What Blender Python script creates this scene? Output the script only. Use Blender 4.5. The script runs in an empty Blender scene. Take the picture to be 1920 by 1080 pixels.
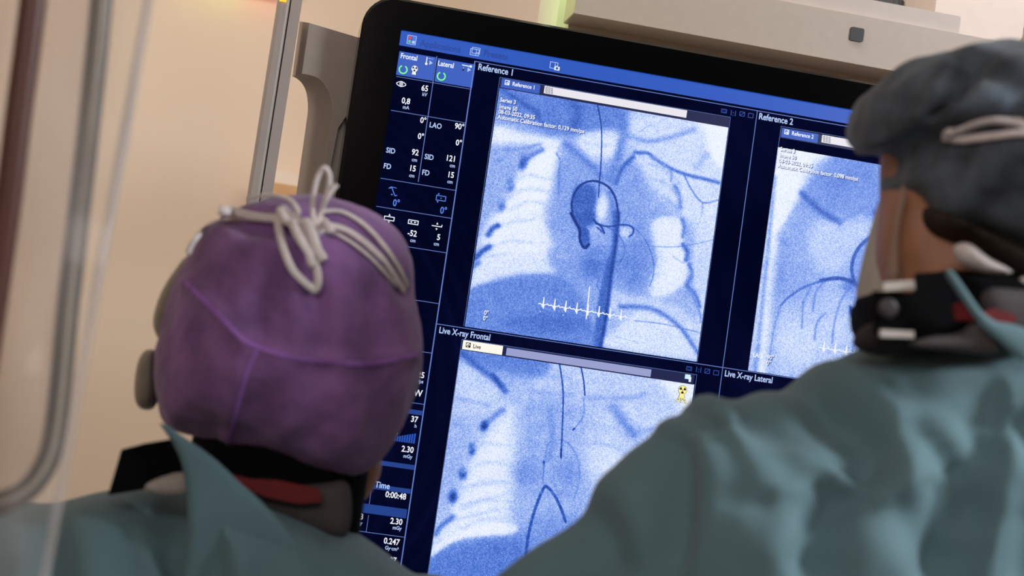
import bpy, math, random
import numpy as np
from mathutils import Matrix, Vector
from mathutils.bvhtree import BVHTree

random.seed(4)
rng = np.random.default_rng(7)
SC = bpy.context.scene
COL = SC.collection

# ------------------------------------------------------------------ camera
F_PX = 3533.13
R = np.array([[0.9759418403957703, -0.1421554762034373, -0.16531589382237505],
              [0.15265674231448445, 0.9868790655546027, 0.052589247912509844],
              [0.15567094523656594, -0.07656063319649525, 0.984837563384798]])
Z0 = 1.756                                   # height of the screen's reference point
CAM = np.array([-0.3782804, -2.39315528, Z0 - 0.18604234])
def w3(r): return np.array([r[0], r[2], -r[1]])
RIGHT, DOWN, FWD = w3(R[0]), w3(R[1]), w3(R[2])
cd = bpy.data.cameras.new('camera')
cam = bpy.data.objects.new('camera', cd); COL.objects.link(cam)
cd.sensor_width = 36.0; cd.lens = F_PX / 1920 * 36.0
cd.clip_start = 0.05; cd.clip_end = 60
M = Matrix.Identity(4)
for i in range(3):
    M[i][0], M[i][1], M[i][2], M[i][3] = RIGHT[i], -DOWN[i], -FWD[i], CAM[i]
cam.matrix_world = M
cd.dof.use_dof = True; cd.dof.focus_distance = 2.42; cd.dof.aperture_fstop = 5.6
SC.camera = cam

# ------------------------------------------------------------------ world, lights, exposure
wd = bpy.data.worlds.new('world'); SC.world = wd; wd.use_nodes = True
wd.node_tree.nodes['Background'].inputs[0].default_value = (1.0, 0.86, 0.74, 1)
wd.node_tree.nodes['Background'].inputs[1].default_value = 0.08
SC.view_settings.view_transform = 'Standard'; SC.view_settings.look = 'None'
SC.view_settings.exposure = 0.0; SC.view_settings.gamma = 1.0
SC.view_settings.use_curve_mapping = False
def area(name, loc, target, sx, sy, power, color):
    l = bpy.data.lights.new(name, 'AREA'); l.shape = 'RECTANGLE'; l.size = sx; l.size_y = sy
    l.energy = power; l.color = color
    o = bpy.data.objects.new(name, l); COL.objects.link(o); o.location = loc
    o.rotation_euler = (Vector(target) - Vector(loc)).to_track_quat('-Z', 'Y').to_euler()
    return o
area('ceiling_lamp_wall', (-0.6, 0.1, 2.74), (-0.6, 1.6, 1.5), 3.2, 0.5, 34, (1.0, 0.90, 0.81))
area('ceiling_lamp_table', (1.7, -1.9, 2.74), (0.1, -0.9, 1.3), 0.5, 0.5, 58, (0.92, 0.97, 1.0))
area('ceiling_lamp_room', (-0.9, -3.2, 2.74), (0.1, -0.4, 1.5), 1.6, 0.8, 27, (1.0, 0.93, 0.88))

# ------------------------------------------------------------------ helpers
def lin(c):
    c = np.array(c, float) / 255.0
    return np.where(c <= 0.04045, c / 12.92, ((c + 0.055) / 1.055) ** 2.4)
def ray(px, py):
    d = RIGHT * (px - 960) / F_PX + DOWN * (py - 540) / F_PX + FWD
    return CAM, d
def at(px, py, Y):
    o, d = ray(px, py); t = (Y - o[1]) / d[1]
    return o + d * t
def S(px, py):                                # screen plane: (u, z)
    p = at(px, py, 0.0); return p[0], p[2]
def proj(P):
    q = np.asarray(P) - CAM
    z = q @ FWD
    return 960 + F_PX * (q @ RIGHT) / z, 540 + F_PX * (q @ DOWN) / z
def smooth(pts, n=8):
    P = np.array(pts, float); out = []
    for i in range(len(P) - 1):
        a = P[max(i - 1, 0)]; b = P[i]; c = P[i + 1]; d = P[min(i + 2, len(P) - 1)]
        for k in range(n):
            t = k / n
            out.append(0.5 * (2 * b + (c - a) * t + (2 * a - 5 * b + 4 * c - d) * t * t + (3 * b - a - 3 * c + d) * t ** 3))
    out.append(P[-1]); return np.array(out)
def smooth_closed(pts, n=6):
    P = np.array(pts, float); m = len(P); out = []
    for i in range(m):
        a, b, c, d = P[i - 1], P[i], P[(i + 1) % m], P[(i + 2) % m]
        for k in range(n):
            t = k / n
            out.append(0.5 * (2 * b + (c - a) * t + (2 * a - 5 * b + 4 * c - d) * t * t + (3 * b - a - 3 * c + d) * t ** 3))
    return np.array(out)
def seg_dist(X, Z, P):
    best = np.full(X.shape, 1e9)
    for a, b in zip(P[:-1], P[1:]):
        dx, dz = b[0] - a[0], b[1] - a[1]; L = dx * dx + dz * dz + 1e-12
        t = np.clip(((X - a[0]) * dx + (Z - a[1]) * dz) / L, 0, 1)
        best = np.minimum(best, (X - a[0] - t * dx) ** 2 + (Z - a[1] - t * dz) ** 2)
    return np.sqrt(best)
def poly_sd(X, Z, P):                         # signed distance, negative inside
    P = np.asarray(P); Q = np.vstack([P, P[:1]])
    d = seg_dist(X, Z, Q); ins = np.zeros(X.shape, bool)
    for a, b in zip(Q[:-1], Q[1:]):
        c = (a[1] > Z) != (b[1] > Z)
        with np.errstate(divide='ignore', invalid='ignore'):
            xi = (b[0] - a[0]) * (Z - a[1]) / (b[1] - a[1]) + a[0]
        ins ^= c & (X < xi)
    return np.where(ins, -d, d)

def link(name, me, mat=None, parent=None):
    o = bpy.data.objects.new(name, me); COL.objects.link(o)
    if mat: me.materials.append(mat)
    if parent: o.parent = parent; o.matrix_parent_inverse = parent.matrix_basis.inverted()
    return o
def mesh(name, verts, faces, mat=None, parent=None, shade=False):
    me = bpy.data.meshes.new(name)
    me.from_pydata([tuple(map(float, v)) for v in verts], [], [tuple(map(int, f)) for f in faces]); me.update()
    if shade: me.shade_smooth()
    return link(name, me, mat, parent)
def empty(name, loc, label, cat, group=None):
    o = bpy.data.objects.new(name, None); COL.objects.link(o); o.location = loc
    o['label'] = label; o['category'] = cat; o.empty_display_size = 0.1
    if group: o['group'] = group
    return o
class MB:
    def __init__(s): s.v = []; s.f = []
    def add(s, v, f):
        k = len(s.v); s.v += [tuple(p) for p in v]; s.f += [tuple(i + k for i in q) for q in f]; return s
    def box(s, x0, x1, y0, y1, z0, z1, b=0.0):
        if b <= 0:
            v = [(x, y, z) for x in (x0, x1) for y in (y0, y1) for z in (z0, z1)]
            f = [(0, 1, 3, 2), (4, 6, 7, 5), (0, 4, 5, 1), (2, 3, 7, 6), (0, 2, 6, 4), (1, 5, 7, 3)]
            return s.add(v, f)
        ring = []
        n = 4
        for cx, cz, a0 in ((x1 - b, z1 - b, 0), (x0 + b, z1 - b, 90), (x0 + b, z0 + b, 180), (x1 - b, z0 + b, 270)):
            for k in range(n + 1):
                a = math.radians(a0 + 90 * k / n); ring.append((cx + b * math.cos(a), cz + b * math.sin(a)))
        return s.prism(ring, y0, y1)
    def prism(s, ring, y0, y1):
        n = len(ring)
        v = [(x, y0, z) for x, z in ring] + [(x, y1, z) for x, z in ring]
        f = [tuple(range(n)), tuple(range(2 * n - 1, n - 1, -1))] + [(i, i + n, (i + 1) % n + n, (i + 1) % n) for i in range(n)]
        return s.add(v, f)
    def loft(s, r0, r1):
        n = len(r0)
        return s.add(list(r0) + list(r1), [tuple(range(n)), tuple(range(2 * n - 1, n - 1, -1))] + [(i, i + n, (i + 1) % n + n, (i + 1) % n) for i in range(n)])
    def tube(s, P, rad, n=10, flat=None):
        P = [np.array(p, float) for p in P]; rings = []
        for i, p in enumerate(P):
            t = P[min(i + 1, len(P) - 1)] - P[max(i - 1, 0)]; t /= np.linalg.norm(t) + 1e-12
            nrm = flat[i] if flat is not None else np.array([0, -1.0, 0.05])
            b = np.cross(t, nrm); b /= np.linalg.norm(b) + 1e-12
            m = np.cross(b, t)
            r = rad[i] if hasattr(rad, '__len__') else rad
            ra, rb = (r if hasattr(r, '__len__') else (r, r))
            rings.append([p + b * ra * math.cos(2 * math.pi * k / n) + m * rb * math.sin(2 * math.pi * k / n) for k in range(n)])
        k0 = len(s.v)
        for r in rings: s.v += [tuple(q) for q in r]
        for i in range(len(rings) - 1):
            for k in range(n):
                a = k0 + i * n + k; b = k0 + i * n + (k + 1) % n
                s.f.append((a, b, b + n, a + n))
        s.f.append(tuple(k0 + k for k in reversed(range(n)))); e = k0 + (len(rings) - 1) * n
        s.f.append(tuple(e + k for k in range(n))); return s
    def build(s, name, mat, parent=None, shade=False): return mesh(name, s.v, s.f, mat, parent, shade)

# implicit surfaces -> quads
def nets(f, lo, hi, h):
    ax = [np.arange(lo[i] - h, hi[i] + 2 * h, h) for i in range(3)]
    X, Y, Z = np.meshgrid(*ax, indexing='ij', sparse=True)
    V = np.broadcast_to(f(X, Y, Z), tuple(len(a) for a in ax)).astype(np.float32)
    s = V < 0; n = [len(a) - 1 for a in ax]
    cnt = np.zeros(n, np.uint8)
    corners = [(i, j, k) for i in (0, 1) for j in (0, 1) for k in (0, 1)]
    sl = lambda c: tuple(slice(c[i], c[i] + n[i]) for i in range(3))
    for c in corners: cnt += s[sl(c)]
    cell = (cnt > 0) & (cnt < 8); idx = -np.ones(n, np.int64); ii = np.argwhere(cell); idx[cell] = np.arange(len(ii))
    acc = np.zeros((len(ii), 3)); num = np.zeros(len(ii))
    for a in range(len(corners)):
        for b in range(a + 1, len(corners)):
            ca, cb = np.array(corners[a]), np.array(corners[b])
            if np.abs(ca - cb).sum() != 1: continue
            A = V[tuple((ii + ca).T)]; B = V[tuple((ii + cb).T)]; m = (A < 0) != (B < 0)
            t = np.where(m, A / np.where(m, A - B, 1), 0)
            acc += np.where(m[:, None], ca + t[:, None] * (cb - ca), 0); num += m
    P = (ii + acc / num[:, None]) * h + np.array([a[0] for a in ax])
    quads = []
    for d in range(3):
        e1, e2 = [(1, 2), (2, 0), (0, 1)][d]
        sh = [slice(1, n[i]) if i != d else slice(0, n[i]) for i in range(3)]
        a = s[tuple(sh)]; sh2 = list(sh); sh2[d] = slice(1, n[d] + 1); b = s[tuple(sh2)]
        e = np.argwhere(a != b)
        if not len(e): continue
        off = np.array([0 if i == d else 1 for i in range(3)]); g = e + off
        u1 = np.eye(3, dtype=int)[e1]; u2 = np.eye(3, dtype=int)[e2]
        q = np.stack([idx[tuple((g - u1 - u2).T)], idx[tuple((g - u2).T)], idx[tuple(g.T)], idx[tuple((g - u1).T)]], 1)
        fl = ~a[tuple(e.T)]; q[fl] = q[fl][:, ::-1]
        quads.append(q)
    return P, np.vstack(quads)
def relax(P, Q, it=3, lam=0.5):
    E = np.vstack([Q[:, [0, 1]], Q[:, [1, 2]], Q[:, [2, 3]], Q[:, [3, 0]]]); E = np.vstack([E, E[:, ::-1]])
    deg = np.bincount(E[:, 0], minlength=len(P))
    for _ in range(it):
        A = np.stack([np.bincount(E[:, 0], P[E[:, 1], i], len(P)) for i in range(3)], 1) / deg[:, None]
        P = P + lam * (A - P)
    return P
def normals(P, Q):
    N = np.cross(P[Q[:, 2]] - P[Q[:, 0]], P[Q[:, 3]] - P[Q[:, 1]]); out = np.zeros_like(P)
    for i in range(4): np.add.at(out, Q[:, i], N)
    return out / (np.linalg.norm(out, axis=1)[:, None] + 1e-12)
def quadmesh(name, P, Q, mat, parent=None):
    me = bpy.data.meshes.new(name)
    me.vertices.add(len(P)); me.vertices.foreach_set('co', P.astype(np.float32).ravel())
    me.loops.add(Q.size); me.loops.foreach_set('vertex_index', Q.astype(np.int32).ravel())
    me.polygons.add(len(Q)); me.polygons.foreach_set('loop_start', np.arange(0, Q.size, 4, dtype=np.int32))
    me.update(calc_edges=True); me.validate(); me.shade_smooth()
    return link(name, me, mat, parent)
def smin(a, b, k):
    h = np.clip(0.5 + 0.5 * (b - a) / k, 0, 1); return b * (1 - h) + a * h - k * h * (1 - h)
def capsule(X, Y, Z, a, b, ra, rb):
    a = np.array(a, float); d = np.array(b, float) - a; L = d @ d + 1e-12
    t = np.clip(((X - a[0]) * d[0] + (Y - a[1]) * d[1] + (Z - a[2]) * d[2]) / L, 0, 1)
    return np.sqrt((X - a[0] - t * d[0]) ** 2 + (Y - a[1] - t * d[1]) ** 2 + (Z - a[2] - t * d[2]) ** 2) - (ra + (rb - ra) * t)
def ellipsoid(X, Y, Z, c, r, ax=None):
    D = [X - c[0], Y - c[1], Z - c[2]]
    if ax is not None: D = [D[0] * a[0] + D[1] * a[1] + D[2] * a[2] for a in ax]
    k = np.sqrt((D[0] / r[0]) ** 2 + (D[1] / r[1]) ** 2 + (D[2] / r[2]) ** 2)
    return (k - 1) * min(r)
def inflate(X, Y, Z, outline, yc, half, Rr, p=2.0):   # an outline in x-z filled out to a rounded solid of real depth
    sd = poly_sd(X[:, 0, :] + 0 * Z[:, 0, :], Z[:, 0, :] + 0 * X[:, 0, :], outline)[:, None, :]
    e = 1 - np.clip(-sd / Rr, -9, 1)
    e = np.where(sd > 0, 1 + sd / Rr, e)
    return ((np.abs(Y - yc) / half) ** p + np.maximum(e, 0) ** p) ** (1 / p) * min(half, Rr) - min(half, Rr)
def vnoise(P, s, seed=0):                      # smooth lattice noise
    q = P * s + seed * 17.3; i = np.floor(q).astype(int); f = q - i; f = f * f * (3 - 2 * f); r = 0
    for c in [(a, b, d) for a in (0, 1) for b in (0, 1) for d in (0, 1)]:
        k = i + np.array(c); hsh = np.sin(k @ np.array([127.1, 311.7, 74.7]) + seed) * 43758.5453
        w = np.prod(np.where(np.array(c) == 1, f, 1 - f), axis=1); r = r + w * (hsh - np.floor(hsh))
    return r * 2 - 1
def bvh(o):
    me = o.data
    return BVHTree.FromPolygons([v.co[:] for v in me.vertices], [p.vertices[:] for p in me.polygons])
def drape(trees, pts, lift=0.0, fallback=None):
    out = []; nr = []; Y = fallback
    for px, py in pts:
        o, d = ray(px, py); best = None
        for t in (trees if isinstance(trees, (list, tuple)) else [trees]):
            h = t.ray_cast(Vector(o), Vector(d).normalized())
            if h[0] is not None and (best is None or h[3] < best[3]): best = h
        if best is not None:
            n = np.array(best[1]); n = n if n @ d < 0 else -n
            p = np.array(best[0]); Y = p[1]; p = p + n * lift
        else:
            n = -d / np.linalg.norm(d); p = at(px, py, Y)
        out.append(p); nr.append(n)
    out = np.array(out)
    for _ in range(2): out[1:-1] = out[1:-1] * 0.5 + 0.25 * (out[:-2] + out[2:])
    return out, nr

# ------------------------------------------------------------------ materials
def new_mat(name):
    m = bpy.data.materials.new(name); m.use_nodes = True; nt = m.node_tree
    return m, nt, nt.nodes['Principled BSDF']
def mat(name, rgb, rough=0.5, metal=0.0, spec=0.5, var=0.0, scale=20.0, bump=0.0, bscale=200.0, rgb2=None, sheen=0.0, detail=3.0):
    m, nt, b = new_mat(name); c = lin(rgb)
    b.inputs['Roughness'].default_value = rough; b.inputs['Metallic'].default_value = metal
    b.inputs['Specular IOR Level'].default_value = spec
    if sheen: b.inputs['Sheen Weight'].default_value = sheen
    tc = nt.nodes.new('ShaderNodeTexCoord')
    n = nt.nodes.new('ShaderNodeTexNoise'); n.inputs['Scale'].default_value = scale; n.inputs['Detail'].default_value = detail
    nt.links.new(tc.outputs['Object'], n.inputs['Vector'])
    rp = nt.nodes.new('ShaderNodeValToRGB')
    c2 = lin(rgb2) if rgb2 is not None else np.clip(c * (1 + var), 0, 1); c1 = c if rgb2 is not None else c * (1 - var)
    rp.color_ramp.elements[0].position = 0.35; rp.color_ramp.elements[1].position = 0.65
    rp.color_ramp.elements[0].color = (*c1, 1); rp.color_ramp.elements[1].color = (*c2, 1)
    nt.links.new(n.outputs['Fac'], rp.inputs[0]); nt.links.new(rp.outputs[0], b.inputs['Base Color'])
    if bump:
        n2 = nt.nodes.new('ShaderNodeTexNoise'); n2.inputs['Scale'].default_value = bscale
        nt.links.new(tc.outputs['Object'], n2.inputs['Vector'])
        bp = nt.nodes.new('ShaderNodeBump'); bp.inputs['Strength'].default_value = bump; bp.inputs['Distance'].default_value = 0.002
        nt.links.new(n2.outputs['Fac'], bp.inputs['Height']); nt.links.new(bp.outputs[0], b.inputs['Normal'])
    return m
def glow(name, rgb, strength=1.0):
    m, nt, b = new_mat(name)
    b.inputs['Base Color'].default_value = (0.01, 0.01, 0.012, 1); b.inputs['Roughness'].default_value = 0.35
    b.inputs['Specular IOR Level'].default_value = 0.3
    b.inputs['Emission Color'].default_value = (*lin(rgb), 1); b.inputs['Emission Strength'].default_value = strength
    return m
WALL = mat('painted_wall', (221, 201, 182), 0.85, var=0.02, scale=3, bump=0.05, bscale=60)
CEIL = mat('ceiling_paint', (225, 220, 212), 0.9, var=0.02)
FLOOR = mat('vinyl_floor', (120, 125, 128), 0.5, var=0.06, scale=40)
BLACK = mat('black_gloss', (5, 5, 7), 0.12, spec=0.15, var=0.05)
SHELL = mat('grey_shell', (172, 158, 148), 0.45, var=0.02, scale=60)
GREYM = mat('grey_metal_paint', (176, 164, 158), 0.42, var=0.02, scale=40)
BRKT = mat('bracket_paint', (165, 152, 144), 0.5, var=0.02, scale=40)
DARK = mat('dark_plastic', (30, 29, 30), 0.5, var=0.1)
GOWN = mat('teal_gown_cloth', (96, 128, 138), 0.8, var=0.05, scale=14, bump=0.06, bscale=500, sheen=0.15)
CAPP = mat('purple_nonwoven', (118, 80, 136), 0.85, rgb2=(150, 104, 168), scale=26, bump=0.3, bscale=160, sheen=0.2, detail=6)
SEAM = mat('purple_seam', (162, 110, 198), 0.8, var=0.08, scale=80)
CAPB = mat('bluegrey_nonwoven', (46, 52, 62), 0.85, rgb2=(100, 112, 128), scale=20, bump=0.3, bscale=120, detail=6, sheen=0.15)
TIE = mat('white_cord', (226, 215, 215), 0.85, var=0.05, scale=120, bump=0.3, bscale=700)
MASKM = mat('mask_cloth', (196, 190, 182), 0.85, var=0.04, scale=60)
SKIN = mat('skin', (170, 116, 86), 0.55, var=0.08, scale=30)
HAIR_SHADE = mat('dark_hair_and_shade', (38, 27, 22), 0.7, var=0.2, scale=200)
COLLAR = mat('black_collar_cloth', (9, 9, 13), 0.8, spec=0.08, var=0.15, scale=60)
VEST = mat('grey_apron_cloth', (74, 67, 70), 0.75, var=0.06, scale=50)
LINING = mat('light_grey_lining', (178, 170, 165), 0.8, var=0.04)
RED = mat('red_label_cloth', (112, 8, 20), 0.7, var=0.12, scale=90)
WSTRIP = mat('white_strip_cloth', (205, 196, 190), 0.7, var=0.05)
GLOVE = mat('latex_glove', (222, 214, 196), 0.45, var=0.03)
TROUS = mat('scrub_trousers', (70, 100, 120), 0.85, var=0.05)
SHOE = mat('white_clog', (205, 205, 205), 0.5, var=0.03)
GOGG = mat('grey_goggle_plastic', (134, 124, 114), 0.4, var=0.08, scale=50)
RUBBER = mat('dark_grey_rubber', (92, 84, 76), 0.3, var=0.12, scale=30)
BROWN = mat('brown_painted_rod', (86, 46, 38), 0.4, var=0.06)

# ------------------------------------------------------------------ the room
def struct(o): o['kind'] = 'structure'; return o
X0, X1, Y0, Y1, ZC = -2.6, 3.2, -4.2, 1.6, 2.8
struct(MB().box(X0 - .1, X1 + .1, Y0 - .1, Y1 + .1, -0.1, 0).build('floor', FLOOR))
struct(MB().box(X0 - .1, X1 + .1, Y0 - .1, Y1 + .1, ZC, ZC + .1).build('ceiling', CEIL))
struct(MB().box(X0 - .1, X1 + .1, Y1, Y1 + .1, 0, ZC).build('wall_back', WALL))
struct(MB().box(X0 - .1, X1 + .1, Y0 - .1, Y0, 0, ZC).build('wall_front', WALL))
struct(MB().box(X0 - .1, X0, Y0, Y1, 0, ZC).build('wall_left', WALL))
struct(MB().box(X1, X1 + .1, Y0, Y1, 0, ZC).build('wall_right', WALL))
struct(MB().box(X0, X1, Y1 - .015, Y1, 0, 0.1).build('baseboard_back', CEIL))
# shallow horizontal rails on the wall, top right of the view
for i, (pa, pb) in enumerate((((1800, 27), (1920, 52)), ((1850, 0), (1920, 14)))):
    z = at(*pb, Y1)[2]
    struct(MB().box(at(1500, 0, Y1)[0], X1, Y1 - .03, Y1, z - .006, z + .006).build('trim_%d' % (i + 1), WALL))
# pale wall duct low behind the upright post
p = at(515, 325, Y1); q = at(580, 360, Y1)
duct = MB().box(at(493, 340, Y1)[0], at(760, 340, Y1)[0], Y1 - .05, Y1, q[2] + .0, p[2], .006).build('wall_duct', mat('pale_duct', (226, 214, 202), 0.6, var=0.02))
duct['label'] = 'pale cable duct along the beige wall, seen through the gap beside the grey post'; duct['category'] = 'cable duct'
ledge = MB().box(at(485, 360, Y1)[0], at(760, 360, Y1)[0], Y1 - .09, Y1, q[2] - .035, q[2] - .002, .004).build('wooden_wall_rail', mat('wood_rail', (206, 160, 112), 0.6, var=0.06, scale=8))
ledge['label'] = 'light wooden wall rail directly under the pale cable duct'; ledge['category'] = 'wall rail'
# coloured indicator lamps on the wall, just at the top edge of the view
strip = empty('signal_lamp_bar', at(430, -14, Y1), 'bar of small coloured signal lamps high on the beige wall', 'signal light')
p = at(330, -16, Y1); q = at(530, -16, Y1); zc = (p[2] + q[2]) / 2 + .028
MB().box(p[0] - .02, q[0] + .03, Y1 - .03, Y1, zc - .02, zc + .02, .008).build('lamp_housing', GREYM, strip)
for k, (t, c) in enumerate(((.1, (255, 220, 90)), (.38, (190, 255, 120)), (.55, (230, 230, 70)), (.75, (255, 90, 40)), (.95, (255, 120, 40)))):
    x = p[0] + (q[0] - p[0]) * t
    mb = MB(); mb.tube([(x, Y1 - .034, zc - .02), (x, Y1 - .034, zc - .028), (x, Y1 - .034, zc - .031)], [.012, .011, .004], 14)
    mb.build('lamp_lens', glow('lamp_lens_%d' % k, c, 3.0), strip)
    l = bpy.data.lights.new('signal_glow', 'POINT'); l.energy = 0.006; l.color = tuple(lin(c)); l.shadow_soft_size = .02
    lo = bpy.data.objects.new('signal_glow', l); COL.objects.link(lo); lo.location = (x, Y1 - .06, zc - .045)

# ------------------------------------------------------------------ the monitor
uL, zT = S(752, 57)
uR = uL + 1.275; zB = zT - 0.717
mon = empty('wall_monitor', ((uL + uR) / 2, .05, zB - .06), 'huge black framed medical monitor showing blue x-ray pictures and patient data', 'monitor')
oL = S(640, 300)[0]; oT = S(1000, 41)[1]; oR = uR + (uL - oL); oB = zB - (oT - zT)
# bezel: rounded frame with an opening
def rrect(x0, x1, z0, z1, b, n=6):
    out = []
    for cx, cz, a0 in ((x1 - b, z1 - b, 0), (x0 + b, z1 - b, 90), (x0 + b, z0 + b, 180), (x1 - b, z0 + b, 270)):
        for k in range(n + 1):
            a = math.radians(a0 + 90 * k / n); out.append((cx + b * math.cos(a), cz + b * math.sin(a)))
    return out
def frame(mb, outer, inner, yf, yb, yi):
    n = len(outer)
    v = [(x, yf, z) for x, z in outer] + [(x, yf, z) for x, z in inner] + [(x, yb, z) for x, z in outer] + [(x, yi, z) for x, z in inner]
    f = []
    for i in range(n):
        j = (i + 1) % n
        f += [(i, j, j + n, i + n), (i, i + 2 * n, j + 2 * n, j), (i + n, j + n, j + 3 * n, i + 3 * n)]
    f.append(tuple(range(2 * n, 3 * n))); mb.add(v, f)
fb = MB()
B0 = rrect(oL, oR, oB, oT, .042, 8); B1 = rrect(oL + .004, oR - .004, oB + .004, oT - .004, .038, 8)
Bi = rrect(uL, uR, zB, zT, .0015, 8)
n = len(B0)
frame(fb, B1, Bi, -.004, .0, .003)
fb2 = MB(); v = [(x, -.004, z) for x, z in B1] + [(x, .002, z) for x, z in B0] + [(x, .05, z) for x, z in B0]
fb2.add(v, [(i + k * n, i + (k + 1) * n, (i + 1) % n + (k + 1) * n, (i + 1) % n + k * n) for k in (0, 1) for i in range(n)] + [tuple(range(2 * n, 3 * n))])
fb.add(fb2.v, fb2.f); fb.build('bezel', BLACK, mon)
rs = MB(); rs.loft([(x, .05, z) for x, z in rrect(oL + .004, oR - .004, oB + .004, oT - .002, .04, 8)], [(x, .085, z) for x, z in rrect(oL + .012, oR - .012, oB + .03, oT - .012, .04, 8)])
rs.build('rear_shell', SHELL, mon)

# screen glass and what it shows
BG = glow('screen_navy', (8, 16, 60)); 
nt = BG.node_tree; b = nt.nodes['Principled BSDF']
tc = nt.nodes.new('ShaderNodeTexCoord'); nz = nt.nodes.new('ShaderNodeTexNoise'); nz.inputs['Scale'].default_value = 5.0
rp = nt.nodes.new('ShaderNodeValToRGB'); rp.color_ramp.elements[0].position = .3; rp.color_ramp.elements[1].position = .7
rp.color_ramp.elements[0].color = (*lin((8, 17, 62)), 1); rp.color_ramp.elements[1].color = (*lin((22, 30, 88)), 1)
nt.links.new(tc.outputs['Object'], nz.inputs['Vector']); nt.links.new(nz.outputs['Fac'], rp.inputs[0]); nt.links.new(rp.outputs[0], b.inputs['Emission Color'])
b.inputs['Roughness'].default_value = .45; b.inputs['Specular IOR Level'].default_value = .8
scr = MB().box(uL - .001, uR + .001, .0, .004, zB - .001, zT + .001).build('screen', BG, mon)
LAY = 0.0004
def Lr(k): return -LAY * k
def rect(mb, p0, p1, k):                       # upright rectangle between two points seen on the screen
    a = S(*p0); c = S(*p1)
    mb.add([(a[0], Lr(k), a[1]), (c[0], Lr(k), a[1]), (c[0], Lr(k), c[1]), (a[0], Lr(k), c[1])], [(0, 1, 2, 3)]); return mb
def rectuv(mb, u0, z0, u1, z1, k):
    mb.add([(u0, Lr(k), z0), (u1, Lr(k), z0), (u1, Lr(k), z1), (u0, Lr(k), z1)], [(0, 3, 2, 1)]); return mb
def stroke(mb, uz, w, k, closed=False):        # flat line of width w on the screen
    P = np.array(uz, float)
    if closed: P = np.vstack([P, P[:1]])
    for a, c in zip(P[:-1], P[1:]):
        d = c - a; L = np.linalg.norm(d)
        if L < 1e-7: continue
        d /= L; nn = np.array([-d[1], d[0]]) * w / 2; e = d * w * .3
        q = [a - e + nn, c + e + nn, c + e - nn, a - e - nn]
        mb.add([(x, Lr(k), z) for x, z in q], [(0, 1, 2, 3)])
    return mb
def disc(mb, c, r, k, n=20, a0=0, a1=360):
    v = [(c[0], Lr(k), c[1])] + [(c[0] + r * math.cos(math.radians(a0 + (a1 - a0) * i / n)), Lr(k), c[1] + r * math.sin(math.radians(a0 + (a1 - a0) * i / n))) for i in range(n + 1)]
    return mb.add(v, [(0, i, i + 1) for i in range(1, n + 1)])
def arc(c, r, a0, a1, n=18): return [(c[0] + r * math.cos(math.radians(a0 + (a1 - a0) * i / n)), c[1] + r * math.sin(math.radians(a0 + (a1 - a0) * i / n))) for i in range(n + 1)]
MM = 0.001
BARB = glow('menu_blue', (34, 84, 188)); TILE = glow('tile_blue', (52, 92, 190)); SECT = glow('section_blue', (28, 62, 140))
LINE = glow('line_pale', (98, 126, 198)); WHITE = glow('text_white', (238, 243, 255)); PALE = glow('text_pale', (176, 200, 248))
DIM = glow('text_dim', (34, 66, 150)); MIDB = glow('text_mid', (84, 128, 224)); BARW = glow('bar_white', (232, 230, 236)); BARG = glow('bar_lavender', (150, 158, 204))
GREEN = glow('ring_green', (130, 255, 150)); YEL = glow('warn_yellow', (252, 240, 150)); INK = glow('ink_black', (10, 10, 20)); NAVY = glow('strip_navy', (12, 22, 72))
CYAN = glow('cyan_white', (205, 238, 255)); TABW = glow('tab_cream', (255, 250, 236)); SHAD = glow('text_edge', (30, 56, 130))

# menu bar, tiles, section bars
zbar = S(892, 110)[1]
rectuv(MB(), uL, zbar, uR, zT, 1).build('menu_bar', BARB, scr)
u1 = S(866, 290)[0] - .001                     # right side of the data column
um = (S(819, 106)[0] + S(784, 341)[0]) / 2       # its middle line
for a, c in (((749, 96), (811, 152)), ((821, 109), (885, 165))):
    rect(MB(), a, c, 2).build('status_tile', TILE, scr)
for a, c in (((700, 757), (791, 779)), ((690, 860), (776, 881)), ((668, 903), (769, 926)), ((654, 940), (761, 972))):
    rect(MB(), a, c, 2).build('section_bar', SECT, scr)
# dividing lines
def DL(P, w, k): stroke(MB(), P, w, k).build('divider_line', LINE, scr)
W = .0009
zV = S(892, 115.5)[1]; zM = S(1420, 699)[1]; u2 = S(1393.7, 400)[0]; zV2 = zM - (zV - zM)
u3 = u2 + (u2 - u1)
for u in (u1, u2, u3): DL( [(u, zV), (u, zB + .002)], W * (1.6 if u == u1 else 1), 3)
for z in (zV, zM): DL( [(u1, z), (uR, z)], W, 3)
for a, b_ in (((743, 144.5), (885, 168)), ((733.3, 206), (872, 230.5)), ((713.7, 334), (852.7, 357)), ((705.8, 386.4), (845, 409.4)), ((690, 451), (835, 474)), ((690, 549), (826, 570)), ((690, 643), (808, 662)), ((700, 747), (793, 758)), ((655, 992.5), (757, 1007))):
    z = S(*b_)[1]; DL( [(S(*a)[0], z), (u1, z)], W * .8, 3)
DL( [(um, S(819, 106)[1]), (um, S(785, 341)[1])], W, 3)
for a, b_ in (((697, 912), (692, 945)), ((691, 966), (687, 997))): DL( [S(*a), (S(*a)[0], S(*b_)[1])], W * .7, 3)
# picture frames' thin lines
for tl, br in (((937, 145), (1307, 678)), ((866, 636), (1218, 1130)), ((1464, 237), (1790, 700))):
    a = S(*tl); c = S(*br)
    if tl[0] == 866: c = (S(1302, 718)[0] + .0015, zV2 + .012)
    DL( [(a[0], c[1]), (a[0], a[1]), (c[0], a[1]), (c[0], c[1])], W * .5, 3)

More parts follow.
